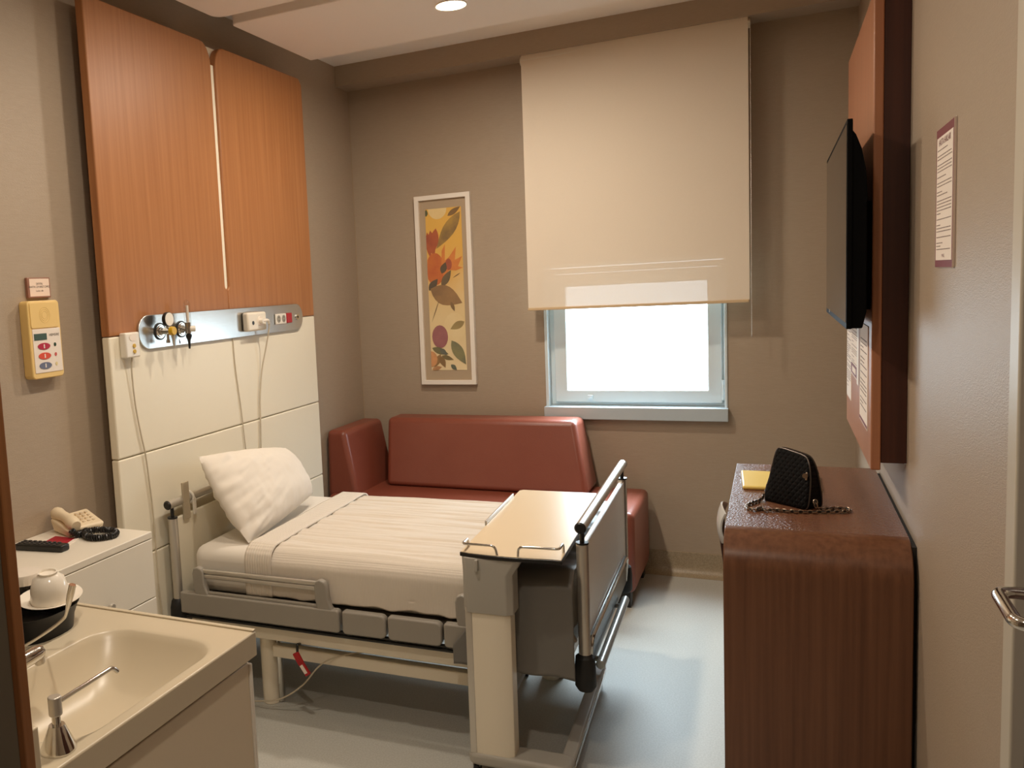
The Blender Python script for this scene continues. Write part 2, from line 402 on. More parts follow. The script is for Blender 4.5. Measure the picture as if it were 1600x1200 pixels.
# bathroom door at the right edge
dr = bpy.data.objects.new('door_1', None); COL.objects.link(dr); dr.location = (XR, 1.3, 0); dr['kind'] = 'structure'
bm = BM()
box(bm, .343, .465, 1.712, 1.775, 0, 2.15); box(bm, .333, .465, .78, .84, 0, 2.15); box(bm, .333, .465, .84, 1.712, 2.09, 2.15)
struct('door_frame', bm, M['doorpaint'], dr, bevel=0.004)
leaf = struct('door_leaf', box(BM(), .362, .402, .842, 1.710, .01, 2.088), M['darkwood'], dr, bevel=0.003)
bm = BM()
gpts = fillet_path([(.362, 1.50, 1.072), (.302, 1.50, 1.072), (.298, 1.575, 1.092), (.298, 1.58, 1.092)], .02)
gp = fillet_path([(.364, 1.585, 1.094), (.297, 1.585, 1.094), (.297, 1.455, 1.090), (.364, 1.455, 1.090)], .022)
tube(bm, gp, .0095, 12)
struct('door_handle', bm, M['chrome'], dr)
bm = BM(); box(bm, .358, .364, 1.44, 1.60, 1.05, 1.14)
struct('lock_plate', bm, M['satin'], dr, bevel=0.002)

# ================================================================== CEILING LIGHTS
def downlight(x, y, label, power, zz=2.75):
    t = thing('ceiling_downlight', label, 'ceiling light', (x, y, zz), group='round recessed downlights in the ceiling slabs')
    obj('trim_ring', lathe(BM(), [(.062, 0), (.068, -.0005), (.069, -.0025), (.067, -.005), (.062, -.004), (.062, 0)], (x, y, zz), 32, cap=False), M['ceil'], t)
    obj('diffuser', lathe(BM(), [(.0001, -.004), (.03, -.006), (.0625, -.004), (.0625, -.001), (.0001, -.001)], (x, y, zz), 32, cap=False), M['lamp'], t)
    lamp('downlight_lamp', (x, y, zz-.009), power)
downlight(-1.195, 3.585, 'glowing round downlight in the ceiling slab nearest the window', 20)
downlight(-1.195, 2.66, 'round downlight in the second ceiling slab from the window', 11.5)
downlight(-1.195, 1.78, 'round downlight in the ceiling slab above the wash basin', 12)
downlight(-0.50, 0.72, 'added fill downlight out of view in the ceiling slab by the entrance door', 13)  # extra unseen lamp, added as fill for surfaces facing the entrance

# ================================================================== HEADBOARD WALL PANEL
XP = -2.165
HY0, HY1 = 2.459, 4.05
hp = thing('headboard_wall_panel', 'tall orange wood and cream panel on the left wall behind the bed', 'wall panel', (XL, 3.25, 0.3))
HT = 2.685
def board(name, y0, y1, z0, z1, m, cr, r, **k):
    return obj(name, prism(BM(), rrect(y0, y1, z0, z1, r, corners=cr), 'x', XP-.036, XP), m, hp, bevel=0.006, **k)
# two wood boards, rounded at the open slot between them
def woodboard(side):
    # slot from z=1.63 up, half width .018, flared at the top
    pts = []
    yc = 3.253
    if side < 0:
        pts = [(HY0, 1.478), (yc-.001, 1.478), (yc-.001, 1.632)]
        pts += [(yc-.001-.017*math.sin(a), 1.650-.018*math.cos(a)) for a in [PI/2*k/5 for k in range(1, 6)]]
        pts += [(yc-.018, HT-.09)] + [(yc-.018-.07*(1-math.cos(a)), HT-.09+.09*math.sin(a)) for a in [PI/2*k/6 for k in range(1, 7)]]
        pts += [(HY0+.01, HT), (HY0, HT-.01)]
    else:
        pts = [(HY1, 1.478), (yc+.001, 1.478), (yc+.001, 1.632)]
        pts += [(yc+.001+.017*math.sin(a), 1.650-.018*math.cos(a)) for a in [PI/2*k/5 for k in range(1, 6)]]
        pts += [(yc+.018, HT-.09)] + [(yc+.018+.07*(1-math.cos(a)), HT-.09+.09*math.sin(a)) for a in [PI/2*k/6 for k in range(1, 7)]]
        pts += [(HY1-.03, HT), (HY1, HT-.03)]
    return obj('wood_board', prism(BM(), pts, 'x', XP-.036, XP), M['wood'], hp, bevel=0.004, seg=2)
woodboard(-1); woodboard(1)
for (z0, z1) in ((1.0225, 1.476), (0.632, 1.0195), (0.30, 0.629)):
    board('cream_board', HY0, HY1, z0, z1, M['cream'], (0, 0, 0, 0), 0.001)
obj('slot_backing', box(BM(), XP-.048, XP-.0365, 3.15, 3.36, 1.6, 2.683), M['cream'], hp, smooth=False)
obj('slot_strip', box(BM(), XP-.048, XP-.012, 3.2353, 3.2707, 1.634, 2.60), M['cream'], hp, smooth=False)
bm = BM(); box(bm, XL, XP-.048, 2.56, 2.60, .34, 2.62); box(bm, XL, XP-.048, 3.93, 3.97, .34, 2.62); box(bm, XL, XP-.048, 3.2, 3.3, .34, 2.62)
obj('batten', bm, M['darkwood'], hp, smooth=False)

# medical service rail on it
sr = thing('medical_service_rail', 'long brushed steel rail with rounded ends across the headboard panel', 'medical rail', (XP, 3.26, 1.41))
obj('steel_plate', prism(BM(), rrect(2.615, 3.908, 1.416, 1.547, 0.0645, 10), 'x', XP, XP+.010), M['steel'], sr, bevel=0.002, seg=2)
for y in (2.742, 2.880):
    bm = BM()
    for x0, x1, r in ((XP+.010, XP+.015, .030), (XP+.015, XP+.020, .024), (XP+.020, XP+.028, .017)): cyl(bm, (x0, y, 1.480), (x1, y, 1.480), r, r*.93, 24)
    g = obj('gas_outlet', bm, M['chrome'], sr)
    bm = BM(); cyl(bm, (XP+.0095, y, 1.480), (XP+.0145, y, 1.480), .0335, seg=24); obj('outlet_ring', bm, M['rubber'], g)
bm = BM(); box(bm, XP+.010, XP+.018, 3.625, 3.727, 1.455, 1.505)
so = obj('socket_pair', bm, M['white'], sr, bevel=0.003)
for y in (3.652, 3.700):
    bm = BM(); cyl(bm, (XP+.0178, y, 1.48), (XP+.0190, y, 1.48), .018, seg=20); cy = obj('socket_face', bm, mat('socket_grey', rgb(150, 142, 128), .4), so)
    bm = BM(); [cyl(bm, (XP+.0188, y, 1.48+s*.008), (XP+.0198, y, 1.48+s*.008), .003, seg=8) for s in (-1, 1)]; obj('socket_hole', bm, M['black'], so)
bm = BM(); box(bm, XP+.010, XP+.018, 3.732, 3.784, 1.456, 1.505); obj('red_socket', bm, M['red'], sr, bevel=0.003)
bm = BM(); cyl(bm, (XP+.010, 3.846, 1.481), (XP+.016, 3.846, 1.481), .015, seg=20)
jk = obj('equipotential_jack', bm, M['chrome'], sr)
bm = BM(); cyl(bm, (XP+.0158, 3.846, 1.481), (XP+.0166, 3.846, 1.481), .006, seg=12); obj('jack_hole', bm, M['black'], jk)
bm = BM(); box(bm, XP+.0098, XP+.0106, 2.862, 2.866, 1.424, 1.44); box(bm, XP+.0098, XP+.0106, 2.866, 2.870, 1.421, 1.432); obj('service_mark', bm, M['ink'], sr, smooth=False)

# vacuum regulator (dial + yellow knob)
t = thing('vacuum_regulator', 'vacuum regulator with white dial and yellow knob on the steel rail', 'medical gauge', (XP+0.0268, 2.742, 1.48))
bm = BM(); cyl(bm, (XP+0.0268, 2.742, 1.480), (XP+0.0632, 2.742, 1.480), .013); cyl(bm, (XP+0.0492, 2.742, 1.440), (XP+0.0492, 2.742, 1.50), .006)
cyl(bm, (XP+0.0492, 2.742, 1.434), (XP+0.0492, 2.742, 1.446), .009)
obj('valve_body', bm, M['chrome'], t)
bm = BM(); cyl(bm, (XP+0.0447, 2.742, 1.526), (XP+0.0604, 2.742, 1.526), .028, seg=28); g = obj('dial_case', bm, M['black'], t, bevel=.002)
bm = BM(); cyl(bm, (XP+0.0601, 2.742, 1.526), (XP+0.0618, 2.742, 1.526), .0255, seg=28); obj('dial_face', bm, M['white'], g)
bm = BM(); cyl(bm, (XP+0.0632, 2.742, 1.480), (XP+0.0817, 2.742, 1.480), .018, .0165, 14); obj('yellow_knob', bm, M['amber'], t, bevel=.002)
bm = BM(); cyl(bm, (XP+0.0716, 2.746, 1.464), (XP+0.0716, 2.746, 1.414), .008, .003, 12); obj('hose_nipple', bm, M['satin'], t)
# oxygen flowmeter
t = thing('oxygen_flowmeter', 'oxygen flowmeter with clear upright tube on the steel rail', 'medical gauge', (XP+0.0268, 2.880, 1.48))
bm = BM(); cyl(bm, (XP+0.0268, 2.880, 1.480), (XP+0.0537, 2.880, 1.480), .011); cyl(bm, (XP+0.0464, 2.880, 1.462), (XP+0.0464, 2.880, 1.506), .014)
obj('valve_body', bm, M['chrome'], t)
bm = BM(); lathe(bm, [(.0135, 0), (.0135, .075), (.010, .085), (.004, .092), (.0001, .094)], (XP+0.0464, 2.880, 1.505), 18); obj('flow_tube', bm, M['clear'], t)
bm = BM(); cyl(bm, (XP+0.0464, 2.880, 1.507), (XP+0.0464, 2.880, 1.575), .006, seg=8); obj('scale_rod', bm, M['paper'], t)
bm = BM(); cyl(bm, (XP+0.0537, 2.880, 1.480), (XP+0.0705, 2.895, 1.480), .012, seg=12); obj('flow_knob', bm, M['white'], t, bevel=.002)
bm = BM(); lathe(bm, [(.004, -.062), (.006, -.03), (.007, -.026), (.0125, -.014), (.0125, -.006), (.007, 0)], (XP+0.0464, 2.880, 1.462), 14); obj('outlet_nozzle', bm, M['black'], t)

# call socket on the rail with its plug and cable
t = thing('call_cord_socket', 'cream wall socket box with plugged in cord on the steel rail', 'socket', (XP+.01, 3.42, 1.44))
bm = BM(); box(bm, XP+.010, XP+.045, 3.335, 3.495, 1.438, 1.524)
b = obj('socket_box', bm, M['whitelam'], t, bevel=.01)
bm = BM(); cyl(bm, (XP+.0445, 3.375, 1.476), (XP+.0465, 3.375, 1.476), .009, seg=16); obj('key_hole', bm, M['black'], b)
bm = BM(); cyl(bm, (XP+.0445, 3.435, 1.482), (XP+.047, 3.435, 1.482), .022, seg=20); obj('socket_recess', bm, M['paper'], b)
bm = BM(); cyl(bm, (XP+.046, 3.432, 1.482), (XP+.066, 3.432, 1.482), .011, seg=14); tube(bm, fillet_path([(XP+.060, 3.43, 1.482), (XP+.066, 3.47, 1.484), (XP+.060, 3.488, 1.470)], .01), .007, 8)
obj('plug', bm, M['white'], t)
bm = BM(); tube(bm, smooth_path([(XP+.060, 3.487, 1.472), (XP+.055, 3.493, 1.44), (XP+.035, 3.492, 1.36), (XP+.012, 3.478, 1.25), (XP+.008, 3.452, 1.12), (XP+.008, 3.442, .99), (XP+.008, 3.425, .80), (XP+.010, 3.41, .62)]), .0035, 8)
obj('cord', bm, M['cable'], t)
bm = BM(); tube(bm, smooth_path([(XP+.004, 3.262, 1.416), (XP+.004, 3.268, 1.28), (XP+.005, 3.290, 1.10), (XP+.006, 3.302, .95), (XP+.006, 3.318, .78), (XP+.006, 3.325, .6)]), .0025, 8)
tag(obj('cable', bm, M['cable']), 'thin pale cable hanging from the middle of the steel rail', 'cable')

# handset holder at the left of the rail
t = thing('bed_control_holder', 'small white box with two yellow buttons at the left end of the rail', 'control box', (XP, 2.55, 1.40))
b = obj('holder_body', box(BM(), XP, XP+.032, 2.512, 2.592, 1.394, 1.488), M['white'], t, bevel=.006)
bm = BM(); prism(bm, ell(2.552, 1.470, .020, .014), 'x', XP+.0315, XP+.0335); obj('cradle', bm, M['paper'], b)
for z in (1.438, 1.417):
    bm = BM(); cyl(bm, (XP+.031, 2.556, z), (XP+.036, 2.556, z), .0075, seg=14); obj('yellow_button', bm, M['amber'], t)
bm = BM(); tube(bm, smooth_path([(XP+.018, 2.556, 1.394), (XP+.012, 2.556, 1.34), (XP+.008, 2.566, 1.22), (XP+.008, 2.585, 1.10), (XP+.008, 2.602, 1.02), (XP+.008, 2.612, .92), (XP+.008, 2.622, .76), (XP+.01, 2.62, .5), (XP+.01, 2.63, .36)]), .003, 8)
obj('cord', bm, M['cable'], t)

# ================================================================== CALL UNIT + SIGN, LEFT WALL
t = thing('nurse_call_unit', 'yellowed wall unit with red orange and blue oval buttons beside the wood panel', 'call unit', (XL, 2.23, 1.36))
XU = -2.235
b = obj('casing', prism(BM(), rrect(2.150, 2.296, 1.356, 1.622, .015), 'x', XL, XU), M['yellowed'], t, bevel=.004)
obj('cover', prism(BM(), rrect(2.158, 2.284, 1.528, 1.616, .008), 'x', XU-.002, XU+.003), M['yellowed'], t, bevel=.002)
bm = BM()
for r in (.012, .018, .024): tube(bm, [(XU+.003, 2.222+r*math.cos(a), 1.572+r*1.1*math.sin(a)) for a in [2*PI*k/24 for k in range(24)]], .0007, 6, closed=True)
obj('speaker_rings', bm, mat('ring_mould', rgb(214, 180, 112), .5), b)
fp = obj('faceplate', box(BM(), XU-.001, XU+.002, 2.162, 2.289, 1.376, 1.526), M['paper'], t, bevel=.001)
obj('display', box(BM(), XU+.001, XU+.0032, 2.167, 2.224, 1.488, 1.510), M['lcd'], fp, smooth=False)
for i, (z, c) in enumerate(((1.466, (176, 34, 62)), (1.433, (216, 78, 54)), (1.400, (106, 112, 134)))):
    bm = BM(); prism(bm, ell(2.208, z, .028, .0115), 'x', XU+.001, XU+.004)
    q = obj('oval_button', bm, mat('button_%d' % i, rgb(*c), .4), t)
    bm = BM(); box(bm, XU+.0035, XU+.0043, 2.2055, 2.2105, z-.007, z+.007); obj('button_mark', bm, M['paper'], q, smooth=False)
for i, (z, c) in enumerate(((1.469, (26, 58, 30)), (1.435, (200, 90, 84)), (1.402, (222, 204, 150)))):
    bm = BM(); prism(bm, ell(2.2595, z, .005, .0065, 14), 'x', XU+.001, XU+.0035); obj('indicator', bm, mat('indicator_%d' % i, rgb(*c), .3), t)
lettering('logo', [('HEMSIRE', 2.235, 1.499, .0125, 'LEFT')], fp, lambda u, v: Vector((XU+.0026, u, v)), M['ink'])
t = thing('wall_sign', 'small framed notice above the yellowed call unit on the left wall', 'sign', (XL, 2.235, 1.63))
obj('sign_holder', box(BM(), XL, XL+.012, 2.187, 2.292, 1.632, 1.701), mat('sign_frame', rgb(150, 104, 84), .4), t, bevel=.002)
obj('card', box(BM(), XL+.011, XL+.0128, 2.196, 2.286, 1.637, 1.697), mat('sign_card', rgb(238, 214, 194), .6), t, smooth=False)
lettering('lettering', [('SAYIN', 2.240, 1.676, .011, 'CENTER'), ('HASTA ZIYARETCIMIZ', 2.240, 1.666, .0098, 'CENTER'), ('Lutfen zile', 2.240, 1.653, .008, 'CENTER')], t, lambda u, v: Vector((XL+.0132, u, v)), M['ink'])

# ================================================================== PICTURE
t = thing('framed_picture', 'tall white framed floral print on the back wall above the sofa', 'picture', (-1.706, YB, 1.02))
PX0, PX1, PZ0, PZ1 = -1.875, -1.539, 1.021, 2.118
bm = ringbox(PX0, PX1, PZ0, PZ1, .026, 4.808, 4.838)
obj('picture_frame', bm, M['frame'], t, bevel=.002, seg=2)
obj('mat_board', box(BM(), PX0+.02, PX1-.02, 4.826, 4.836, PZ0+.02, PZ1-.02), M['matboard'], t, smooth=False)
AX0, AX1, AZ0, AZ1 = -1.813, -1.596, 1.105, 2.041
am = mat('print_ground', rgb(222, 178, 96), .6)
nt = am.node_tree; N = nt.nodes; tc = N.new('ShaderNodeTexCoord'); sp = N.new('ShaderNodeSeparateXYZ'); nt.links.new(tc.outputs['Object'], sp.inputs[0])
nz = N.new('ShaderNodeTexNoise'); nz.inputs['Scale'].default_value = 7; nt.links.new(tc.outputs['Object'], nz.inputs['Vector'])
ad = N.new('ShaderNodeMath'); ad.operation = 'MULTIPLY_ADD'; ad.inputs[1].default_value = .35; nt.links.new(nz.outputs['Fac'], ad.inputs[0]); nt.links.new(sp.outputs[2], ad.inputs[2])
rp = N.new('ShaderNodeValToRGB'); nt.links.new(ad.outputs[0], rp.inputs[0]); nt.links.new(rp.outputs[0], N['Principled BSDF'].inputs['Base Color'])
cr = rp.color_ramp; cr.elements[0].position = .25; cr.elements[0].color = rgb(234, 214, 170); cr.elements[1].position = 1.0; cr.elements[1].color = rgb(226, 178, 84)
e = cr.elements.new(.62); e.color = rgb(226, 200, 148); e = cr.elements.new(.85); e.color = rgb(222, 176, 96)
art = obj('print', box(BM(), AX0, AX1, 4.8245, 4.8265, AZ0, AZ1), am, t, smooth=False)
def A(u, v, k=0): return (AX0+u*(AX1-AX0), AZ1-v*(AZ1-AZ0))
layer = [0]
def soft(c): return tuple(k*.76+q*.24 for k, q in zip(c, (222, 196, 150)))
def paint(name, pts, c, c2=None, closed=True):
    layer[0] += 1; y = 4.8243-.00006*layer[0]
    P = smooth_path([(p[0], p[1], 0) for p in pts]+[(pts[0][0], pts[0][1], 0)], 5)[:-1] if closed else [Vector((p[0], p[1], 0)) for p in pts]
    Q = [A(min(max(p.x, 0), 1), min(max(p.y, 0), 1)) for p in P]
    bm = BM(); bm.faces.new([bm.verts.new((q[0], y, q[1])) for q in Q])
    obj(name, bm, mat(name, rgb(*soft(c)), .6, vary=(14, rgb(*soft(c2 or tuple(int(k*.78) for k in c))), None, .3, .7)), art, smooth=False)
def leaf_(u0, v0, u1, v1, wd, c, c2=None, name='leaf'):
    # pointed leaf from stem to tip; width measured in print widths
    k = 4.3; dx = u1-u0; dy = (v1-v0)*k; L_ = math.hypot(dx, dy); nx, ny = -dy/L_, dx/L_
    pts = []
    for s in (1, -1):
        for i in range(9):
            tt = i/8 if s > 0 else 1-i/8
            h = wd*math.sin(PI*tt**.85)*s
            pts.append((u0+dx*tt+nx*h, v0+(dy*tt+ny*h)/k))
    paint(name, pts, c, c2, closed=False)
def oval(name, cu, cv, ru, rv, c, c2=None, a0=0, a1=2*PI): paint(name, [(cu+ru*math.cos(a0+(a1-a0)*i/20), cv+rv*math.sin(a0+(a1-a0)*i/20)) for i in range(21)], c, c2, closed=False)
oval('pale_moon', .34, 0.0, .26, .065, (232, 208, 150), (226, 196, 128), 0, PI)
leaf_(.02, .045, .03, 0.0, .05, (58, 70, 44))
leaf_(.97, .03, .28, .245, .17, (158, 122, 48), (96, 72, 44))
leaf_(.62, .05, .98, 0.0, .07, (110, 78, 40))
for a in ((.03, .14, .10, .30, .09), (.12, .13, .20, .30, .10), (.28, .12, .16, .28, .12)): leaf_(*a, (172, 70, 36), (140, 48, 30), 'red_petal')
oval('orange_flower', .22, .37, .26, .10, (198, 96, 34), (178, 66, 30))
paint('orange_petal', [(.42, .26), (.52, .22), (.50, .32), (.62, .30), (.82, .24), (.78, .32), (.98, .30), (.86, .36), (1.0, .37), (.80, .385), (.62, .38), (.45, .42), (.40, .34)], (216, 120, 44), (196, 92, 36), closed=False)
oval('flower_heart', .60, .345, .09, .035, (168, 62, 44))
leaf_(.40, .40, .52, .33, .09, (62, 52, 44), name='dark_leaf')
leaf_(.38, .48, .66, .38, .10, (92, 76, 52), (70, 58, 44))
leaf_(.02, .50, .28, .43, .10, (64, 56, 50), name='dark_leaf')
leaf_(.06, .49, .94, .585, .26, (140, 104, 66), (112, 82, 56), 'brown_leaf')
leaf_(.62, .575, .72, .635, .05, (112, 84, 54))
leaf_(.30, .56, .06, .70, .012, (112, 84, 54), name='stem')
leaf_(.92, .40, .70, .43, .012, (112, 84, 54), name='stem')
oval('cream_moon', .70, .735, .30, .093, (236, 216, 168), (230, 206, 152))
leaf_(.98, .70, .58, .745, .10, (150, 132, 80), (128, 110, 68))
oval('plum_disc', .28, .79, .225, .072, (150, 84, 96), (128, 66, 84))
leaf_(.60, .815, .98, .965, .15, (74, 84, 76), (120, 122, 78), 'dark_leaf')
leaf_(.04, .86, .50, .90, .09, (98, 100, 66)); leaf_(.26, .865, .46, .905, .07, (72, 84, 84))
leaf_(.30, .91, .64, .935, .06, (108, 96, 60)); leaf_(.28, .90, .08, .985, .08, (146, 104, 58)); leaf_(.26, .91, .40, .985, .08, (132, 98, 58))
oval('peach_disc', .0, .93, .18, .05, (226, 152, 96), None, -PI/2, PI/2)
leaf_(.56, .965, .72, 1.0, .06, (66, 84, 78)); leaf_(.02, .995, .30, .98, .06, (206, 142, 92))

# ================================================================== ROLLER BLIND
t = thing('roller_blind', 'cream roller blind drawn half way down over the window', 'blind', (-.65, 4.69, 2.77))
bm = BM()
def bf(u, v):
    x = -1.193+u*1.080; z = 1.452+v*1.325
    return Vector((x, 4.690+.0035*math.sin(u*5+1)*math.sin(v*2.2), z))
grid(bm, bf, 24, 24); obj('blind_fabric', bm, M['blind'], t)
bm = BM(); box(bm, -1.195, -.115, 4.684, 4.697, 1.438, 1.4525); obj('bottom_bar', bm, mat('blind_bar', rgb(206, 180, 142), .5), t, bevel=.003)
obj('roller_tube', cyl(BM(), (-1.20, 4.715, 2.752), (-.105, 4.715, 2.752), .023), M['whitelam'], t)
bm = BM()
z = 2.75
while z > 1.276:
    for yy in (4.688, 4.70):
        bmesh.ops.create_icosphere(bm, subdivisions=1, radius=.0026, matrix=Matrix.Translation((-.104, yy, z)))
    z -= .0085
for yy in (4.688, 4.70): cyl(bm, (-.104, yy, 1.275), (-.104, yy, 2.752), .0011, seg=6)
tube(bm, [(-.104, 4.694-.006*math.cos(a), 1.275-.006*math.sin(a)) for a in [PI*k/8 for k in range(9)]], .0016, 6)
ch = obj('pull_chain', bm, M['satin'], t)

# ================================================================== SOFA
t = thing('sofa', 'rust red leather sofa bench under the picture and window', 'sofa', (-1.43, 4.5, 0))
SX0, SX1, SY0, SY1 = -2.245, -.605, 4.235, 4.785
obj('seat', box(BM(), SX0, SX1, SY0, SY1, .075, .470), M['leather'], t, bevel=.030, seg=5)
def block(name, corners_bot, corners_top, bev):
    bm = BM(); B = [bm.verts.new(p) for p in corners_bot]; T = [bm.verts.new(p) for p in corners_top]
    for i in range(4): j=(i+1)%4; bm.faces.new((B[i],B[j],T[j],T[i]))
    bm.faces.new(B[::-1]); bm.faces.new(T)
    return obj(name, bm, M['leather'], t, bevel=bev, seg=5)
block('backrest', [(-2.005, 4.515, .472), (-.868, 4.515, .472), (-.868, 4.80, .472), (-2.005, 4.80, .472)],
      [(-2.025, 4.62, .850), (-.945, 4.62, .850), (-.935, 4.80, .850), (-2.025, 4.80, .850)], .028)
block('armrest', [(-2.262, 4.275, .440), (-2.068, 4.275, .440), (-2.055, 4.78, .440), (-2.262, 4.78, .440)],
      [(-2.262, 4.30, .822), (-2.150, 4.30, .822), (-2.130, 4.78, .822), (-2.262, 4.78, .822)], .028)
for x in (-2.17, -.66):
    for y in (4.285, 4.74):
        bm = BM(); box(bm, x-.032, x+.032, y-.032, y+.032, 0, .080); obj('sofa_leg', bm, M['black'], t, bevel=.004)

# ================================================================== HOSPITAL BED (local axes: x to the foot, y across)
bed = thing('hospital_bed', 'adjustable hospital bed frame with steel posts and folding side rails', 'hospital bed', (-2.10, 2.695, 0), math.radians(1.3), local=True)
BW = .945
def bp(name, bm, m, par=bed, **k): return obj(name, bm, m, par, **k)
for nm, lx, zt in (('head', -.022, .745), ('foot', 1.553, .765)):
    for ly in (.0, BW):
        bm = BM(); cyl(bm, (lx, ly, .405), (lx, ly, zt), .019, seg=20)
        if nm == 'foot': pass
        p = bp('post', bm, M['satin'])
        bm = BM(); cyl(bm, (lx, ly, zt), (lx, ly, zt+.006), .020, seg=16); cyl(bm, (lx, ly, zt), (lx, ly, zt+.05), .0075, seg=12); obj('post_neck', bm, M['black'], p)
        bm = BM(); lathe(bm, [(.018, -.02), (.030, -.03), (.033, -.06), (.033, -.125), (.024, -.14), (.0001, -.142)] if nm == 'foot' else [(.017, 0), (.028, -.012), (.034, -.04), (.035, -.075), (.03, -.085), (.0001, -.086)], (lx, ly, .425), 20)
        obj('corner_bumper', bm, M['rubber'], p)
    zz = zt+.058
    bm = BM(); cyl(bm, (lx, -.028, zz), (lx, BW+.028, zz), .0175, seg=20); q = bp('hand_rail', bm, M['satin'])
    for ly, s in ((-.028, -1), (BW+.028, 1)):
        bm = BM(); cyl(bm, (lx, ly, zz), (lx, ly+s*.005, zz), .0185, .014, 18); obj('rail_cap', bm, M['black'], q)
bm = BM(); box(bm, -.030, -.014, .012, BW-.012, .36, .742); bp('headboard', bm, M['cream'], bevel=.003)
bm = BM(); box(bm, 1.543, 1.563, .012, BW-.012, .40, .758); bp('footboard', bm, M['laminate'], bevel=.003)
bm = BM(); box(bm, 1.552, 1.570, .03, BW-.04, .345, .455); bp('foot_rail_plate', bm, mat('dark_grey_plate', rgb(92, 90, 86), .3, metal=.6), bevel=.006)
bm = BM(); tube(bm, fillet_path([(1.565, .012, .345), (1.575, .012, .455), (1.575, BW-.05, .455), (1.565, BW-.05, .35)], .03), .006, 8); bp('plate_edge', bm, M['chrome'])
bm = BM(); cyl(bm, (1.592, .05, .350), (1.592, .68, .350), .015, seg=18); cyl(bm, (1.56, .1, .35), (1.592, .1, .35), .009); cyl(bm, (1.56, .6, .35), (1.592, .6, .35), .009)
bp('bumper_bar', bm, mat('pale_bumper', rgb(176, 182, 180), .3, metal=.3), bevel=.004)
# chassis
for ly, le in ((.02, 1.19), (BW-.065, 1.50)):
    bm = BM(); box(bm, .02, le, ly, ly+.045, .290, .345); bp('chassis_beam', bm, M['beige'], bevel=.005)
bm = BM()
for z in (.356, .371): cyl(bm, (.02, -.006, z), (1.5, -.006, z), .0065, seg=10)
bp('track_rod', bm, M['black'])
bm = BM(); box(bm, .03, 1.5, .03, BW-.03, .385, .445); bp('mattress_platform', bm, M['greypaint'], smooth=False)
bm = BM(); box(bm, .36, 1.19, .060, .098, .205, .252); bp('cross_rail', bm, M['beige'], bevel=.004)
bm = BM(); box(bm, .30, 1.46, .30, .62, .255, .300); bp('drive_unit', bm, M['white'], bevel=.01)
for lx, ly in ((.318, .105), (.318, BW-.105), (1.30, .66), (1.30, .84)):
    if 1:
        bm = BM(); cyl(bm, (lx, ly, 0), (lx, ly, .30), .034, seg=24); l = bp('leg', bm, M['beige'], bevel=.003)
        bm = BM(); cyl(bm, (lx+.036, ly+.012, .004), (lx+.036, ly+.012, .30), .015, seg=16); obj('leg_slide', bm, M['chrome'], l)
# side panels
for side, ly in ((0, -.036), (1, BW+.004)):
    for x0, x1 in ((.012, .700), (.712, .880), (.888, 1.085), (1.093, 1.50)):
        bm = BM(); prism(bm, rrect(x0, x1, .378, .462, .022, corners=(.6, 1, 1, .4) if x0 > .1 else (.3, .6, .6, .3)), 'y', ly, ly+.032)
        bp('side_panel', bm, M['taupe'], bevel=.006)
# folding side rails
def side_rail(x0, x1, ly):
    r = bp('side_rail', box(BM(), x0+.005, x1-.005, ly-.008, ly+.006, .462, .472), M['taupe'], bevel=.002)
    for i, xx in enumerate((x0, x1)):
        sx = 1 if i else 1
        poly = [(xx-.02, .45), (xx+.045, .45), (xx+.030, .475), (xx+.022, .50), (xx+.020, .545), (xx+.012, .562), (xx-.008, .568), (xx-.024, .560), (xx-.030, .54), (xx-.028, .49)]
        bm = BM(); prism(bm, poly, 'y', ly-.014, ly+.012); obj('rail_arm', bm, M['taupe'], r, bevel=.005)
    for z0, z1 in ((.522, .540), (.541, .559)):
        bm = BM(); box(bm, x0, x1, ly-.006, ly+.006, z0, z1); obj('rail_slat', bm, M['satin'], r, bevel=.006)
side_rail(.105, .635, -.020); side_rail(1.165, 1.49, -.020)
side_rail(.105, .635, BW+.022); side_rail(1.165, 1.49, BW+.022)
# clip on the head rail
bm = BM(); box(bm, -.012, -.004, .055, .098, .725, .875); c = bp('rail_clip', bm, mat('clip_grey', rgb(176, 162, 138), .4), bevel=.002)
bm = BM(); tube(bm, [(-.022+.0225*math.cos(a), .118, .803+.0225*math.sin(a)) for a in [2*PI*k/20 for k in range(20)]], .006, 8, closed=True); box(bm, .0, .006, .108, .126, .735, .80); obj('clip_strap', bm, M['white'], c)
bm = BM(); tube(bm, fillet_path([(.505, .02, .292), (.507, -.004, .30), (.506, -.006, .285), (.505, -.003, .262)], .006), .005, 8); sg = None
q = bp('safety_tag', bm, M['black'])
bm = BM()
for a, b_, wd in (((.498, .268), (.520, .228), .013), ((.515, .236), (.548, .188), .012)):
    d = Vector((b_[0]-a[0], b_[1]-a[1])).normalized(); n = Vector((-d.y, d.x))*wd
    poly = [(a[0]-n.x, a[1]-n.y), (b_[0]-n.x, b_[1]-n.y), (b_[0]+n.x, b_[1]+n.y), (a[0]+n.x, a[1]+n.y)]
    prism(bm, poly, 'y', -.012, -.002)
tg = obj('red_tag', bm, M['red'], q, bevel=.003)
bm = BM(); d = Vector((.033, -.048)).normalized(); n = Vector((-d.y, d.x))*.007
a = (.521, .224); b_ = (.541, .195)
prism(bm, [(a[0]-n.x, a[1]-n.y), (b_[0]-n.x, b_[1]-n.y), (b_[0]+n.x, b_[1]+n.y), (a[0]+n.x, a[1]+n.y)], 'y', -.0126, -.0118); obj('tag_label', bm, M['paper'], tg, smooth=False)
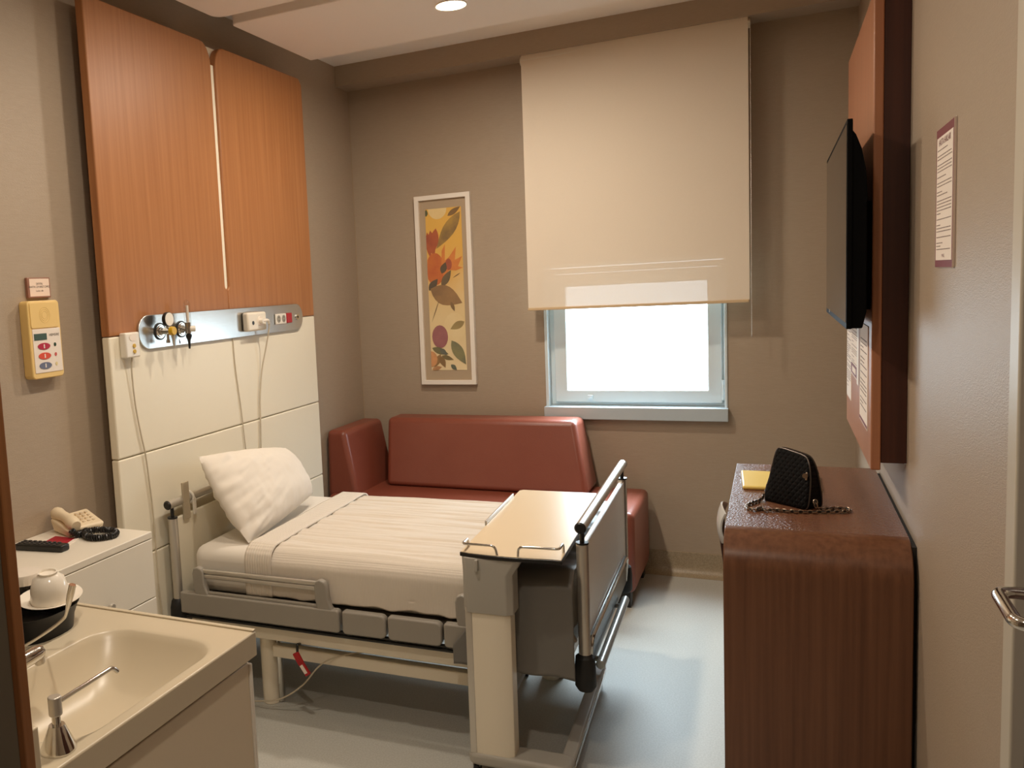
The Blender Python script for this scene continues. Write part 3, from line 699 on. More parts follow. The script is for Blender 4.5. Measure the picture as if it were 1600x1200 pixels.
bm = BM(); tube(bm, smooth_path([(.78, .12, .262), (.66, .06, .252), (.58, .035, .215), (.50, .03, .125), (.40, .03, .055), (.30, .03, .030), (.20, .05, .010), (.02, .10, .006)]), .003, 8); bp('power_cord', bm, M['cable'])

# mattress
mt = thing('mattress', 'white sheeted mattress on the hospital bed', 'mattress', bed.location, bed.rotation_euler.z, local=True)
bm = BM(); box(bm, .04, 1.525, .018, BW-.02, .447, .632)
o = obj('mattress_body', bm, M['sheet'], mt, bevel=.05, seg=6)
# white waffle blanket
def drape(s, y0, y1, ztop, zbot, r, flat=0.0):
    """cross-section across the bed: near hem -> top -> far hem, s in 0..1"""
    h = ztop-r-zbot; wtop = (y1-y0)-2*r; arc = PI*r/2; T = 2*h+2*arc+wtop; d = s*T
    if d < h: return y0, zbot+d
    d -= h
    if d < arc: a = d/r; return y0+r-r*math.cos(a), ztop-r+r*math.sin(a)
    d -= arc
    if d < wtop: return y0+r+d, ztop
    d -= wtop
    if d < arc: a = d/r; return y1-r+r*math.sin(a), ztop-r+r*math.cos(a)
    d -= arc; return y1, ztop-r-d
def cloth(name, x0, x1, y0, y1, ztop, zbot, r, m, par, nu, nv, amp, sc, thick, hem=.006, seed=0, tilt=0, flare=None):
    bm = BM()
    def fn(u, s):
        x = x0+u*(x1-x0); y, z = drape(s, y0, y1, ztop, zbot, r)
        n1 = noise.noise(Vector((x*sc[0]+seed, y*sc[1], z*4+seed)))
        n2 = noise.noise(Vector((x*sc[0]*2.3+5+seed, y*sc[1]*2.1, z*9)))
        k = amp*(n1+.5*n2)
        top = 1 if (y0+r*.7 < y < y1-r*.7) else 0
        if top: z += k+amp*.75
        else: y += k*.8*(-1 if y < (y0+y1)/2 else 1) - (.004 if y < (y0+y1)/2 else -.004)
        x += flare(u, z) if flare else 0
        if s < .03 or s > .97: z += hem*noise.noise(Vector((x*14+seed, 0, s*3)))
        return Vector((x, y, z))
    grid(bm, fn, nu, nv)
    o = obj(name, bm, m, par, ang=75)
    sd = o.modifiers.new('thick', 'SOLIDIFY'); sd.thickness = thick; sd.offset = 1
    return o
bl = thing('waffle_blanket', 'white waffle blanket spread over the middle of the bed', 'blanket', bed.location, bed.rotation_euler.z, local=True)
cloth('blanket_body', .370, 1.36, .010, BW-.012, .640, .474, .055, M['waffle'], bl, 130, 240, .0085, (2.0, 34), .004, hem=.014, seed=3)
cloth('folded_edge', .300, .412, .005, BW-.008, .6520, .470, .055, M['waffleband'], bl, 20, 110, .003, (9, 6), .007, seed=9)
dk = thing('foot_cover', 'charcoal protective cover over the foot end of the bed', 'bed cover', bed.location, bed.rotation_euler.z, local=True)
o = cloth('cover_body', 1.205, 1.530, -.050, BW+.045, .662, .336, .05, M['dark'], dk, 60, 150, .011, (7, 9), .004, hem=.007, seed=21, flare=lambda u, z: -.075*(1-u)**3*min(1, max(0, (.50-z)/.10)))

# pillow leaning on the head rail
bm = BM()
def pil(side):
    def fn(u, v):
        a = 2*u-1; b = 2*v-1
        k = (max(0, 1-abs(a)**2.6)*max(0, 1-abs(b)**2.6))**.62
        sx = .322*a*(1-.05*b*b); sz = .168*b*(1-.05*a*a)*(1-.24*a)
        th = .092*k
        wr = .006*noise.noise(Vector((a*5+2, b*4, 1.3)))*(1-k*.5) + .004*noise.noise(Vector((a*11, b*3+4, 7)))
        crease = .013*noise.noise(Vector((a*2.0+b*2.0, b*9-a*5, 2.7)))*min(1, max(0, -a+.25))
        return Vector((sx, side*(th+(wr+crease)*min(1, k*2.5)), sz))
    return fn
for sd in (1, -1): grid(bm, pil(sd), 56, 44)
bmesh.ops.remove_doubles(bm, verts=bm.verts, dist=.004)
pw = obj('pillow', bm, M['pillow'], ang=80)
tag(pw, 'plump white pillow leaning against the head rail of the bed', 'pillow')
pw.location = (-1.947, 3.105, .800)
# local x -> across the bed, local y -> facing the foot, local z -> up along the lean
lean = math.radians(33); yaw = math.radians(-4)
zx = Vector((-math.sin(lean), .02, math.cos(lean))).normalized(); ax = Vector((.06, 1, -.10)).normalized(); ny = zx.cross(ax).normalized(); ax = ny.cross(zx).normalized()
pw.matrix_world = Matrix.Translation(pw.location) @ Matrix(((ax.x, ny.x, zx.x, 0), (ax.y, ny.y, zx.y, 0), (ax.z, ny.z, zx.z, 0), (0, 0, 0, 1)))

# ================================================================== OVERBED TABLE
ot = thing('overbed_table', 'beige overbed table on a thick column standing over the foot of the bed', 'overbed table', (-.815, 2.615, 0), math.radians(2.2), local=True)
def op(name, bm, m, par=ot, **k): return obj(name, bm, m, par, **k)
poly = [(-.087, -.035)] + [(-.087+.322*i/10, -.040-.012*math.sin(PI*i/10)) for i in range(1, 10)] + [(.235, -.047), (.237, .80), (.215, .838), (-.075, .838), (-.088, .825)]
top = op('tabletop', prism(BM(), poly, 'z', .740, .752), M['black'], bevel=.002)
obj('tabletop_surface', prism(BM(), [(p[0]*.985+.001, p[1]*.988+.0045) for p in poly], 'z', .7515, .7535), M['tabletop'], top, smooth=False)
bm = BM(); tube(bm, fillet_path([(-.078, .035, .75), (-.078, .035, .778), (-.078, -.030, .780), (.028, -.038, .782), (.036, -.040, .75)], .014), .0042, 10); op('edge_rail', bm, M['chrome'])
bm = BM(); tube(bm, fillet_path([(.100, -.040, .75), (.103, -.039, .785), (.226, -.034, .785), (.226, .03, .785), (.226, .034, .75)], .014), .0042, 10); op('edge_rail', bm, M['chrome'])
bm = BM(); box(bm, -.094, -.086, .30, .72, .745, .765); op('edge_lip', bm, M['satin'], bevel=.003)
colp = [(-.070, -.030), (-.055, -.040), (.050, -.040), (.068, -.028), (.068, .030), (.055, .042), (-.058, .042), (-.070, .030)]
op('column', prism(BM(), colp, 'z', .085, .58), M['beige'], bevel=.003)
bm = BM(); box(bm, -.0755, -.053, -.0415, .034, .086, .575); op('column_side_strip', bm, M['satin'], bevel=.003)
slv = [(-.080, -.034), (-.064, -.047), (.060, -.047), (.080, -.032), (.080, .036), (.064, .050), (-.066, .050), (-.080, .036)]
bm = BM(); A_ = [bm.verts.new((p[0], p[1], .560)) for p in slv]; B_ = [bm.verts.new((p[0], p[1], .690)) for p in slv]; C_ = [bm.verts.new((p[0]*1.02+(.030 if p[0] > 0 else 0), p[1], .741)) for p in slv]
for a, b_ in ((A_, B_), (B_, C_)):
    for i in range(8): j=(i+1)%8; bm.faces.new((a[i], a[j], b_[j], b_[i]))
bm.faces.new(A_[::-1]); bm.faces.new(C_); op('column_sleeve', bm, M['greybeige'], bevel=.004)
bm = BM(); box(bm, -.035, -.024, -.060, -.044, .700, .738); op('height_lever', bm, M['greybeige'], bevel=.003)
bm = BM(); prism(bm, rrect(-.085, .245, -.048, .048, .03), 'z', .048, .090); op('base_bar', bm, M['greybeige'], bevel=.012)
for lx in (.222, -.066):
    bm = BM(); prism(bm, rrect(lx-.022, lx+.022, .0, .785, .018), 'z', .052, .082); op('base_arm', bm, M['greybeige'], bevel=.008)
bm = BM(); box(bm, .243, .247, .03, .76, .056, .072); op('arm_trim', bm, M['chrome'])
for lx, ly in ((-.06, -.02), (.215, -.02), (.222, .75), (-.066, .75)):
    bm = BM(); cyl(bm, (lx-.009, ly, .024), (lx+.009, ly, .024), .024, seg=20); c = op('caster', bm, M['rubber'], bevel=.003)
    bm = BM(); box(bm, lx-.012, lx+.012, ly-.012, ly+.012, .036, .056); obj('caster_fork', bm, M['greypaint'], c, bevel=.003)

# ================================================================== NIGHTSTAND
ns = thing('nightstand', 'cream white two drawer nightstand against the left wall beside the bed', 'nightstand', (-2.09, 2.0, 0))
NX, NY0, NY1, NZ = -1.900, 1.68, 2.292, .82
obj('cabinet_body', box(BM(), XL+.002, NX-.018, NY0, NY1, .04, NZ-.024), M['whitelam'], ns, bevel=.002)
obj('cabinet_top', box(BM(), XL+.002, NX, NY0, NY1+.003, NZ-.0235, NZ), M['whitelam'], ns, bevel=.003)
obj('plinth', box(BM(), XL+.002, NX-.04, NY0+.01, NY1-.01, 0, .04), M['greypaint'], ns, smooth=False)
for z0, z1 in ((.594, .794), (.324, .590), (.05, .320)):
    d = obj('drawer', box(BM(), NX-.018, NX, NY0+.002, NY1, z0, z1), M['whitelam'], ns, bevel=.002)
    bm = BM(); cyl(bm, (NX, 2.058, (z0+z1)/2-.055), (NX+.012, 2.058, (z0+z1)/2-.055), .006, seg=12); cyl(bm, (NX+.012, 2.058, (z0+z1)/2-.055), (NX+.020, 2.058, (z0+z1)/2-.055), .012, .010, 16)
    obj('drawer_knob', bm, M['satin'], d)

# telephone
t = thing('telephone', 'cream desk telephone with black coiled cord on the nightstand', 'telephone', (-2.165, 2.222, NZ))
def tp(u, v, w):   # u: along phone length (handset side -> keypad side), v: across
    c = Vector((-2.165, 2.222, NZ)); du = Vector((.38, .925, 0)).normalized(); dv = Vector((du.y, -du.x, 0))
    return c+du*u+dv*v+Vector((0, 0, w))
def tblock(bot, top_, m, name, par, bev=.008):
    bm = BM(); B = [bm.verts.new(tp(*p)) for p in bot]; T_ = [bm.verts.new(tp(*p)) for p in top_]; n = len(B)
    for i in range(n): j=(i+1)%n; bm.faces.new((B[i],B[j],T_[j],T_[i]))
    bm.faces.new(B[::-1]); bm.faces.new(T_); return obj(name, bm, m, par, bevel=bev, seg=4)
ivory = mat('ivory_plastic', rgb(234, 216, 184), .4)
tb = tblock([(-.060, -.062, 0), (.062, -.062, 0), (.062, .062, 0), (-.060, .062, 0)], [(-.068, -.070, .048), (.070, -.066, .060), (.074, .066, .030), (-.068, .070, .030)], ivory, 'phone_base', t, .010)
bm = BM()
pts = [tp(-.040, v, .056-.10*(v+.085)+.010*math.cos(v*16)) for v in [-.085+.17*k/12 for k in range(13)]]
tube(bm, pts, [.018, .023, .024, .022, .019, .018, .018, .018, .019, .022, .024, .023, .017], 14, rb=None); hs = obj('handset', bm, ivory, t)
bm = BM()
for r_ in range(4):
    for c_ in range(3):
        p = tp(.012+.018*c_, -.03+.02*r_, .050-.0055*r_)
        bmesh.ops.create_cube(bm, size=1, matrix=Matrix.Translation(p) @ Matrix.Diagonal((.010, .010, .012, 1)))
obj('keypad', bm, mat('ivory_key', rgb(214, 196, 168), .5), tb, bevel=.001)
bm = BM(); path = []
loop = smooth_path([tp(-.058, .082, .030), (-2.098, 2.150, NZ+.013), (-2.100, 2.185, NZ+.012), (-2.075, 2.222, NZ+.012), (-2.030, 2.232, NZ+.012), (-1.985, 2.215, NZ+.012), (-1.972, 2.180, NZ+.012), (-1.995, 2.148, NZ+.012), (-2.035, 2.140, NZ+.012), (-2.075, 2.160, NZ+.014), (-2.085, 2.180, NZ+.020)], 26)
for i, p in enumerate(loop):
    dirv = (loop[min(i+1, len(loop)-1)]-loop[max(i-1, 0)]).normalized(); u_, v_ = frame_axes(dirv); a = i*1.35
    path.append(p+(u_*math.cos(a)+v_*math.sin(a))*.0075)
tube(bm, smooth_path(path, 2), .0042, 6); obj('coiled_cord', bm, M['black'], t)

# card, remote
t = thing('red_card', 'crimson card with white border on the nightstand under the remote', 'card', (-2.13, 2.1, NZ))
def quad(bm, P, z0, z1):
    B = [bm.verts.new((p[0], p[1], z0)) for p in P]; T_ = [bm.verts.new((p[0], p[1], z1)) for p in P]; n = len(P)
    for i in range(n): j=(i+1)%n; bm.faces.new((B[i],B[j],T_[j],T_[i]))
    bm.faces.new(B[::-1]); bm.faces.new(T_); return bm
obj('card_sheet', quad(BM(), [(-2.180, 2.050), (-2.064, 2.070), (-2.092, 2.150), (-2.200, 2.150)], NZ, NZ+.002), M['paper'], t, smooth=False)
obj('card_print', quad(BM(), [(-2.170, 2.056), (-2.080, 2.072), (-2.103, 2.143), (-2.190, 2.143)], NZ+.0019, NZ+.0026), M['redpaper'], t, smooth=False)
t = thing('remote_control', 'black remote control lying on the nightstand', 'remote control', (-2.13, 2.0, NZ))
rc = Vector((-2.118, 2.012, NZ)); ru = Vector((.95, .12, 0)).normalized(); rv = Vector((-ru.y, ru.x, 0))
bm = BM(); quad(bm, [tuple((rc+ru*a+rv*b_).xy) for a, b_ in ((-.090, -.026), (.090, -.022), (.094, .018), (-.09, .026))], NZ, NZ+.022)
rm = obj('remote_body', bm, M['black'], t, bevel=.006)
bm = BM()
for i in range(8):
    for j in range(3):
        p = rc+ru*(-.075+.019*i)+rv*(-.013+.013*j)+Vector((0, 0, .0225)); bmesh.ops.create_cube(bm, size=1, matrix=Matrix.Translation(p) @ Matrix.Diagonal((.010, .007, .004, 1)))
obj('remote_buttons', bm, mat('remote_grey', rgb(70, 66, 64), .5), rm)

# ================================================================== VANITY WITH BASIN
va = thing('vanity_unit', 'cream vanity cabinet with an integrated wash basin at lower left', 'vanity', (-1.65, 1.28, 0))
KX0, KX1, KY0, KY1, KZ = XL+.002, -1.047, .934, 1.597, .850
obj('cabinet_body', box(BM(), KX0, KX1-.030, KY0, KY1-.035, .08, .690), M['vanity'], va, bevel=.002)
obj('cabinet_plinth', box(BM(), KX0, KX1-.07, KY0, KY1-.08, 0, .08), M['greypaint'], va, smooth=False)
obj('end_panel', box(BM(), KX1-.030, KX1-.012, KY0, KY1-.022, .02, .782), M['vanity'], va, bevel=.003)
bm = BM(); box(bm, KX1-.040, KX1-.010, KY1-.020, KY1-.008, .02, .776); obj('panel_edge', bm, M['white'], va, bevel=.003)
for x0, x1 in ((-2.27, -1.67), (-1.665, -1.065)):
    d = obj('cabinet_door', box(BM(), x0+.003, x1-.003, KY1-.035, KY1-.017, .09, .78), M['vanity'], va, bevel=.002)
    bm = BM(); tube(bm, fillet_path([(x1-.06, KY1-.017, .6), (x1-.06, KY1+.005, .6), (x1-.06, KY1+.005, .7), (x1-.06, KY1-.017, .7)], .01), .004, 8); obj('door_handle', bm, M['satin'], d)
# counter with basin: outer rect, basin opening rings
bm = BM()
BX0, BX1, BY0, BY1 = -1.400, -1.078, 1.045, 1.505
def ring(x0, x1, y0, y1, r, z): return [bm.verts.new((p[0], p[1], z)) for p in rrect(x0, x1, y0, y1, r, 7)]
rings = []
for k in range(25):
    q = max(0, k-2)/22; ins = (-.012, -.004)[k] if k < 2 else .165*q; dep = (0, .0012)[k] if k < 2 else .004+.106*(1-(1-q)**2.6)
    rings.append(ring(BX0+ins*.80, BX1-ins*.80, BY0+ins*1.1, BY1-ins*1.1, max(.028, .082-ins*.33), KZ-dep))
for A1, B1 in zip(rings, rings[1:]):
    for i in range(len(A1)): j=(i+1)%len(A1); bm.faces.new((A1[i],A1[j],B1[j],B1[i]))
bm.faces.new(rings[-1])
oc = [bm.verts.new((x, y, KZ)) for x, y in ((KX0, KY0), (KX1, KY0), (KX1, KY1), (KX0, KY1))]
ed = [bm.edges.new((oc[i], oc[(i+1)%4])) for i in range(4)]
for i in range(len(rings[0])):
    e_ = bm.edges.get((rings[0][i], rings[0][(i+1)%len(rings[0])])); ed.append(e_)
bmesh.ops.triangle_fill(bm, edges=ed, use_beauty=True)
lo = [bm.verts.new((v.co.x, v.co.y, KZ-.056)) for v in oc]
for i in range(4): j=(i+1)%4; bm.faces.new((oc[i], oc[j], lo[j], lo[i]))
obj('counter_basin', bm, M['basin'], va, bevel=.004, seg=3, ang=50)
bm = BM(); box(bm, KX0, KX1+.002, .932, .952, KZ-.056, .940); obj('backsplash', bm, M['basin'], va, bevel=.003)
bm = BM(); box(bm, KX0, KX1-.001, KY1-.012, KY1, KZ, KZ+.004); obj('counter_lip', bm, M['basin'], va, bevel=.0018)

# faucet
t = thing('basin_faucet', 'chrome mixer faucet at the near edge of the basin', 'faucet', (-1.29, 1.0, KZ))
bm = BM(); cyl(bm, (-1.290, 1.005, KZ), (-1.290, 1.005, KZ+.075), .024, .022)
obj('faucet_body', bm, M['chrome'], t, bevel=.004)
bm = BM(); tube(bm, [(-1.290, 1.005, KZ+.060), (-1.289, 1.06, KZ+.068), (-1.288, 1.12, KZ+.076), (-1.287, 1.182, KZ+.080), (-1.287, 1.196, KZ+.080)], [.018, .0175, .0165, .016, .012], 16); obj('spout', bm, M['chrome'], t)
bm = BM(); cyl(bm, (-1.2875, 1.186, KZ+.078), (-1.288, 1.192, KZ+.058), .0105); obj('aerator', bm, M['satin'], t)
bm = BM(); tube(bm, [(-1.29, 1.0, KZ+.085), (-1.29, 1.03, KZ+.11), (-1.29, 1.07, KZ+.125)], [.014, .009, .006], 12); obj('lever', bm, M['chrome'], t)
# soap dispenser
t = thing('soap_dispenser', 'chrome soap pump with a long thin spout on the counter beside the basin', 'soap dispenser', (-1.090, 1.032, KZ))
bm = BM(); lathe(bm, [(.030, 0), (.030, .005), (.0145, .042), (.0135, .045), (.0001, .045)], (-1.090, 1.032, KZ), 26); obj('dispenser_base', bm, M['chrome'], t)
bm = BM(); cyl(bm, (-1.090, 1.032, KZ+.038), (-1.090, 1.032, KZ+.068), .0075); obj('pump_neck', bm, M['chrome'], t)
bm = BM(); cyl(bm, (-1.090, 1.032, KZ+.062), (-1.090, 1.032, KZ+.095), .0115); obj('pump_head', bm, M['satin'], t, bevel=.002)
bm = BM(); tube(bm, fillet_path([(-1.089, 1.038, KZ+.082), (-1.084, 1.170, KZ+.088), (-1.083, 1.181, KZ+.076)], .008), .0042, 10); obj('spout', bm, M['chrome'], t)

# tray with crockery
tc_ = Vector((-1.615, 1.42, KZ))
t = thing('serving_tray', 'black oval tray with raised sides on the vanity counter', 'tray', tuple(tc_))
def ovalring(bm, c, rx, ry, z, n=40, p=2.8):
    out = []
    for k in range(n):
        a = 2*PI*k/n; ca, sa = math.cos(a), math.sin(a)
        out.append(bm.verts.new((c.x+rx*abs(ca)**(2/p)*(1 if ca >= 0 else -1), c.y+ry*abs(sa)**(2/p)*(1 if sa >= 0 else -1), c.z+z)))
    return out
bm = BM(); R_ = [ovalring(bm, tc_, *q) for q in ((.150, .098, 0), (.154, .102, .03), (.164, .112, .058), (.166, .114, .060), (.160, .108, .058), (.148, .096, .03), (.144, .092, .006))]
for A1, B1 in zip(R_, R_[1:]):
    for i in range(40): j=(i+1)%40; bm.faces.new((A1[i],A1[j],B1[j],B1[i]))
bm.faces.new(R_[0][::-1]); bm.faces.new(R_[-1]); obj('tray_body', bm, mat('tray_black', rgb(14, 13, 13), .4, spec=.3), t)
def lobj(name, prof, c, m, label, cat, tilt=None, **k):
    bm = BM(); lathe(bm, prof, (0, 0, 0), 36, cap=False); o = obj(name, bm, m, ang=50); o.location = c
    if tilt: o.rotation_euler = tilt
    return tag(o, label, cat, **k)
lobj('saucer', [(.0001, .004), (.030, .004), (.034, .0), (.038, .004), (.072, .017), (.074, .020), (.070, .0195), (.036, .008), (.0001, .008)], (-1.530, 1.465, KZ+.052), M['porcelain'], 'white oval edged saucer on the black tray under the upturned cup', 'saucer', (math.radians(4), math.radians(3), 0))
lobj('cup', [(.044, 0), (.045, .004), (.043, .030), (.036, .055), (.024, .064), (.022, .066), (.0225, .071), (.019, .071), (.0185, .066), (.0001, .065)], (-1.522, 1.456, KZ+.0645), M['porcelain'], 'white cup turned upside down on the saucer', 'cup', (math.radians(4), math.radians(3), 0))
lobj('cup', [(.0001, .0), (.020, .0), (.022, .004), (.036, .030), (.041, .052), (.0425, .052), (.040, .045), (.034, .026), (.0001, .006)], (-1.560, 1.335, KZ+.0035), M['porcelain'], 'white cup rim just visible at the left end of the tray', 'cup')
t = thing('clear_jar', 'clear plastic jar with a ribbed lid behind the upturned cup', 'jar', (-1.640, 1.490, KZ+.004))
obj('jar_body', lathe(BM(), [(.0001, .002), (.034, .002), (.038, .006), (.041, .085), (.040, .088), (.038, .086), (.035, .008), (.0001, .005)], (-1.640, 1.490, KZ+.004), 32, cap=False), M['clear'], t)
bm = BM(); prof = []
lathe(bm, [(.044, .082), (.0445, .102), (.042, .106), (.0001, .107)], (-1.640, 1.490, KZ+.004), 48, cap=False)
for i, v in enumerate(bm.verts):
    if (i % 48) % 2 and (v.co.xy-Vector((-1.640, 1.490))).length > .0435:
        d = v.co-Vector((-1.640, 1.490, v.co.z)); v.co -= d*.04
obj('jar_lid', bm, mat('frosted_lid', rgb(226, 216, 202), .35), t)
t = thing('spoon', 'long steel spoon propped across the front of the tray', 'spoon', (-1.42, 1.33, KZ+.02))
bm = BM(); pth = [(-1.478, 1.318, KZ+.010), (-1.438, 1.325, KZ+.033), (-1.395, 1.332, KZ+.060), (-1.367, 1.337, KZ+.081), (-1.357, 1.338, KZ+.094), (-1.346, 1.340, KZ+.126), (-1.335, 1.342, KZ+.160)]
tube(bm, smooth_path(pth, 4), [.0035]*18+[.0045, .006, .0072, .0078, .008, .0078, .0075][:7], 10); obj('spoon_handle', bm, M['chrome'], t)
bm = BM(); bmesh.ops.create_uvsphere(bm, u_segments=16, v_segments=10, radius=1, matrix=Matrix.Translation((-1.503, 1.314, KZ+.008)) @ Matrix.Rotation(-.5, 4, 'Y') @ Matrix.Diagonal((.030, .017, .006, 1))); obj('spoon_bowl', bm, M['chrome'], t)

# ================================================================== DESK, CHAIR, BAG
DX0, DX1, DY0, DY1, DZ = -.141, .333, 2.735, 3.795, .825
t = thing('desk', 'reddish brown waterfall desk with rounded front corner along the right wall', 'desk', (.096, 3.26, 0))
th = .055; R1 = .11
outer = [(DY0, 0), (DY0, DZ-R1)] + [(DY0+R1-R1*math.cos(a), DZ-R1+R1*math.sin(a)) for a in [PI/2*k/12 for k in range(1, 13)]]
inner = [(DY0+R1-(R1-th)*math.cos(a), DZ-R1+(R1-th)*math.sin(a)) for a in [PI/2*k/12 for k in range(12, -1, -1)]] + [(DY0+th, 0)]
bm = BM()
top_in = inner[0]
prism(bm, outer+inner, 'x', DX0, DX1)
obj('end_panel', bm, M['desk'], t, ang=30, bevel=.003, seg=2)
obj('desktop', box(BM(), DX0, DX1, DY0+R1, DY1, DZ-th, DZ), M['desktop'], t, bevel=.002, seg=2)
obj('end_panel', box(BM(), DX0, DX1, DY1-th, DY1, 0, DZ-th), M['desk'], t, smooth=False)
obj('modesty_panel', box(BM(), DX1-.03, DX1-.005, DY0+th, DY1-th, .3, DZ-th), M['darkwood'], t, smooth=False)
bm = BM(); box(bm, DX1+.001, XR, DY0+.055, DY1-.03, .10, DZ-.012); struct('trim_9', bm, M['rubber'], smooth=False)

t = thing('visitor_chair', 'chair with pale curved backrest tucked behind the desk', 'chair', (-.02, 3.10, 0))
bm = BM()
def chb(side):
    def fn(u, v):
        a = (u-.5)*1.1
        x = -.1750+.10*(1-math.cos(a))+side*.005+.013*(2*v-1)**2; y = 3.045+.135*math.sin(a); z = .715+v*.130-.12*abs(a)**2*(v-.5)
        return Vector((x, y, z))
    return fn
for s_ in (0, 1): grid(bm, chb(s_), 20, 8)
bmesh.ops.bridge_loops(bm, edges=[e_ for e_ in bm.edges if e_.is_boundary])
obj('backrest', bm, mat('pale_seat_shell', rgb(206, 208, 206), .22, spec=.6), t)
bm = BM(); tube(bm, [(-.160, 3.045, .735), (-.146, 3.045, .62), (-.115, 3.045, .46)], .008, 8); obj('back_support', bm, M['darkwood'], t)
obj('seat', prism(BM(), rrect(-.125, .17, 2.88, 3.21, .06), 'z', .42, .47), M['leather'], t, bevel=.015)
for x, y in ((-.09, 2.92), (-.09, 3.17), (.14, 2.92), (.14, 3.17)):
    bm = BM(); cyl(bm, (x, y, 0), (x*.9, y, .425), .012); obj('leg', bm, M['satin'], t)

# handbag
hb = thing('handbag', 'black quilted handbag with a chain strap standing on the desk', 'handbag', (.050, 3.165, DZ), math.radians(-40*.0), local=True)
du = Vector((.135, -.115, 0)).normalized(); hb.rotation_euler = (0, 0, math.atan2(du.y, du.x))
hw = .090
sil = [(-.080, .0), (-.040, -.0), (.040, .0), (.072, .001), (.080, .025), (.079, .08), (.073, .125), (.062, .155), (.046, .168), (.0, .176), (-.038, .180), (-.054, .173), (-.063, .140), (-.072, .080), (-.084, .028)]
bm = BM(); P = smooth_path([(p[0], 0, p[1]) for p in sil]+[(sil[0][0], 0, sil[0][1])], 3)[:-1]
rows = []
for k, (off, sc) in enumerate(((-.034, .90), (-.030, .97), (-.022, 1.0), (.022, 1.0), (.030, .97), (.034, .90))):
    c = Vector((0, 0, .088)); rows.append([bm.verts.new(Vector((c.x+(p.x-c.x)*sc, off*(1.25-.95*p.z/.186)*1.0, max(0.0, c.z+(p.z-c.z)*sc)))) for p in P])
for A1, B1 in zip(rows, rows[1:]):
    n = len(A1)
    for i in range(n): j=(i+1)%n; bm.faces.new((A1[i],A1[j],B1[j],B1[i]))
bm.faces.new(rows[0][::-1]); bm.faces.new(rows[-1])
body = obj('bag_body', bm, M['quilt'], hb, ang=60)
for yo in (-.021, .021):
    bm = BM(); tube(bm, [Vector((p.x*1.01, yo*(1.25-.95*p.z/.186)*1.02+(.006 if yo > 0 else -.006)*(1-p.z/.19), p.z*1.0+.001)) for p in P], .0024, 6, closed=True); obj('piping', bm, mat('dark_metal_piping', rgb(86, 78, 72), .35, metal=.7), body)
bm = BM(); tube(bm, [(.066, -.020, .118), (.070, -.026, .108), (.071, -.030, .096)], .003, 8); cyl(bm, (.068, -.030, .110), (.070, -.034, .110), .008); obj('zip_pull', bm, M['gold'], hb)
# chain strap lying on the desk: world points -> local
inv = Matrix.Rotation(-hb.rotation_euler.z, 4, 'Z')
cw = smooth_path([(-.022, 3.235, .885), (-.028, 3.215, .856), (-.045, 3.17, .834), (-.062, 3.14, .831), (-.085, 3.09, .831), (-.080, 3.045, .831), (-.058, 3.035, .831), (-.045, 3.06, .831), (-.030, 3.035, .831),
    (.0, 3.045, .831), (.04, 3.04, .831), (.09, 3.045, .831), (.14, 3.06, .831), (.185, 3.075, .831), (.205, 3.095, .831), (.195, 3.115, .831), (.16, 3.11, .831), (.125, 3.085, .831), (.112, 3.075, .845), (.110, 3.082, .862)], 12)
cl = [inv @ (Vector(p)-hb.location) for p in cw]
bmA = BM(); bmB = BM(); acc = 0; k = 0
for a, b_ in zip(cl, cl[1:]):
    acc += (b_-a).length
    if acc > .0095:
        acc = 0; k += 1; d = (b_-a).normalized(); u_, v_ = frame_axes(d)
        if k % 2: u_, v_ = v_, u_
        tgt = bmA
        tube(tgt, [a+d*.0080*math.cos(q)+u_*.0056*math.sin(q) for q in [2*PI*i/10 for i in range(10)]], .0018, 5, closed=True)
tube(bmB, cl[::2], .0034, 6)
st = obj('chain_strap', bmA, M['gold'], hb); obj('strap_leather', bmB, M['black'], st)
# yellow pouch
t = thing('yellow_pouch', 'flat yellow pouch lying on the desk behind the handbag', 'pouch', (.015, 3.46, DZ))
bm = BM(); quad(bm, [(-.106, 3.335), (.140, 3.345), (.142, 3.60), (-.120, 3.605)], DZ, DZ+.014); obj('pouch_body', bm, M['yellow'], t, bevel=.006, seg=4)

# ================================================================== TV WALL PANEL + TV + NOTICES
t = thing('tv_wall_panel', 'reddish wood panel with a dark recessed box behind it on the right wall', 'wall panel', (XR, 3.5, .98))
PF = .253
poly = rrect(3.018, 4.01, .978, 2.66, .06, corners=(0.1, .15, .15, .1))
poly = [(3.018, .978), (4.01, .978), (4.01, 2.372), (3.90, 2.70), (3.018, 2.70)]
poly = [(3.018, .978), (4.01, .978), (4.01, 2.372), (3.018, 2.372)]
obj('front_board', prism(BM(), poly, 'x', PF, PF+.026), M['woodR'], t, bevel=.004)
obj('back_box', box(BM(), PF+.026, XR, 3.022, 3.99, 1.000, 2.36), M['darkwood'], t, bevel=.002)
tv = thing('television', 'black flat television on the reddish wood panel of the right wall', 'television', (.20, 3.43, 1.40))
TX, TY0, TY1, TZ0, TZ1 = .180, 2.888, 3.985, 1.412, 2.003
obj('bezel', prism(BM(), rrect(TY0, TY1, TZ0, TZ1, .010), 'x', TX, TX+.014), M['tvblack'], tv, bevel=.002)
obj('screen', box(BM(), TX-.0008, TX+.001, TY0+.012, TY1-.014, TZ0+.018, TZ1-.014), M['blackglass'], tv, smooth=False)
bm = BM()
prof = [(TX+.012, TZ0+.002), (TX+.012, TZ1-.03), (TX+.022, TZ1-.045), (TX+.036, TZ1-.085), (TX+.046, TZ1-.14), (TX+.050, TZ1-.20), (TX+.050, TZ0+.05), (TX+.040, TZ0+.002)]
prism(bm, prof, 'y', TY0+.004, TY1-.02); obj('rear_casing', bm, M['tvblack'], tv, bevel=.003)
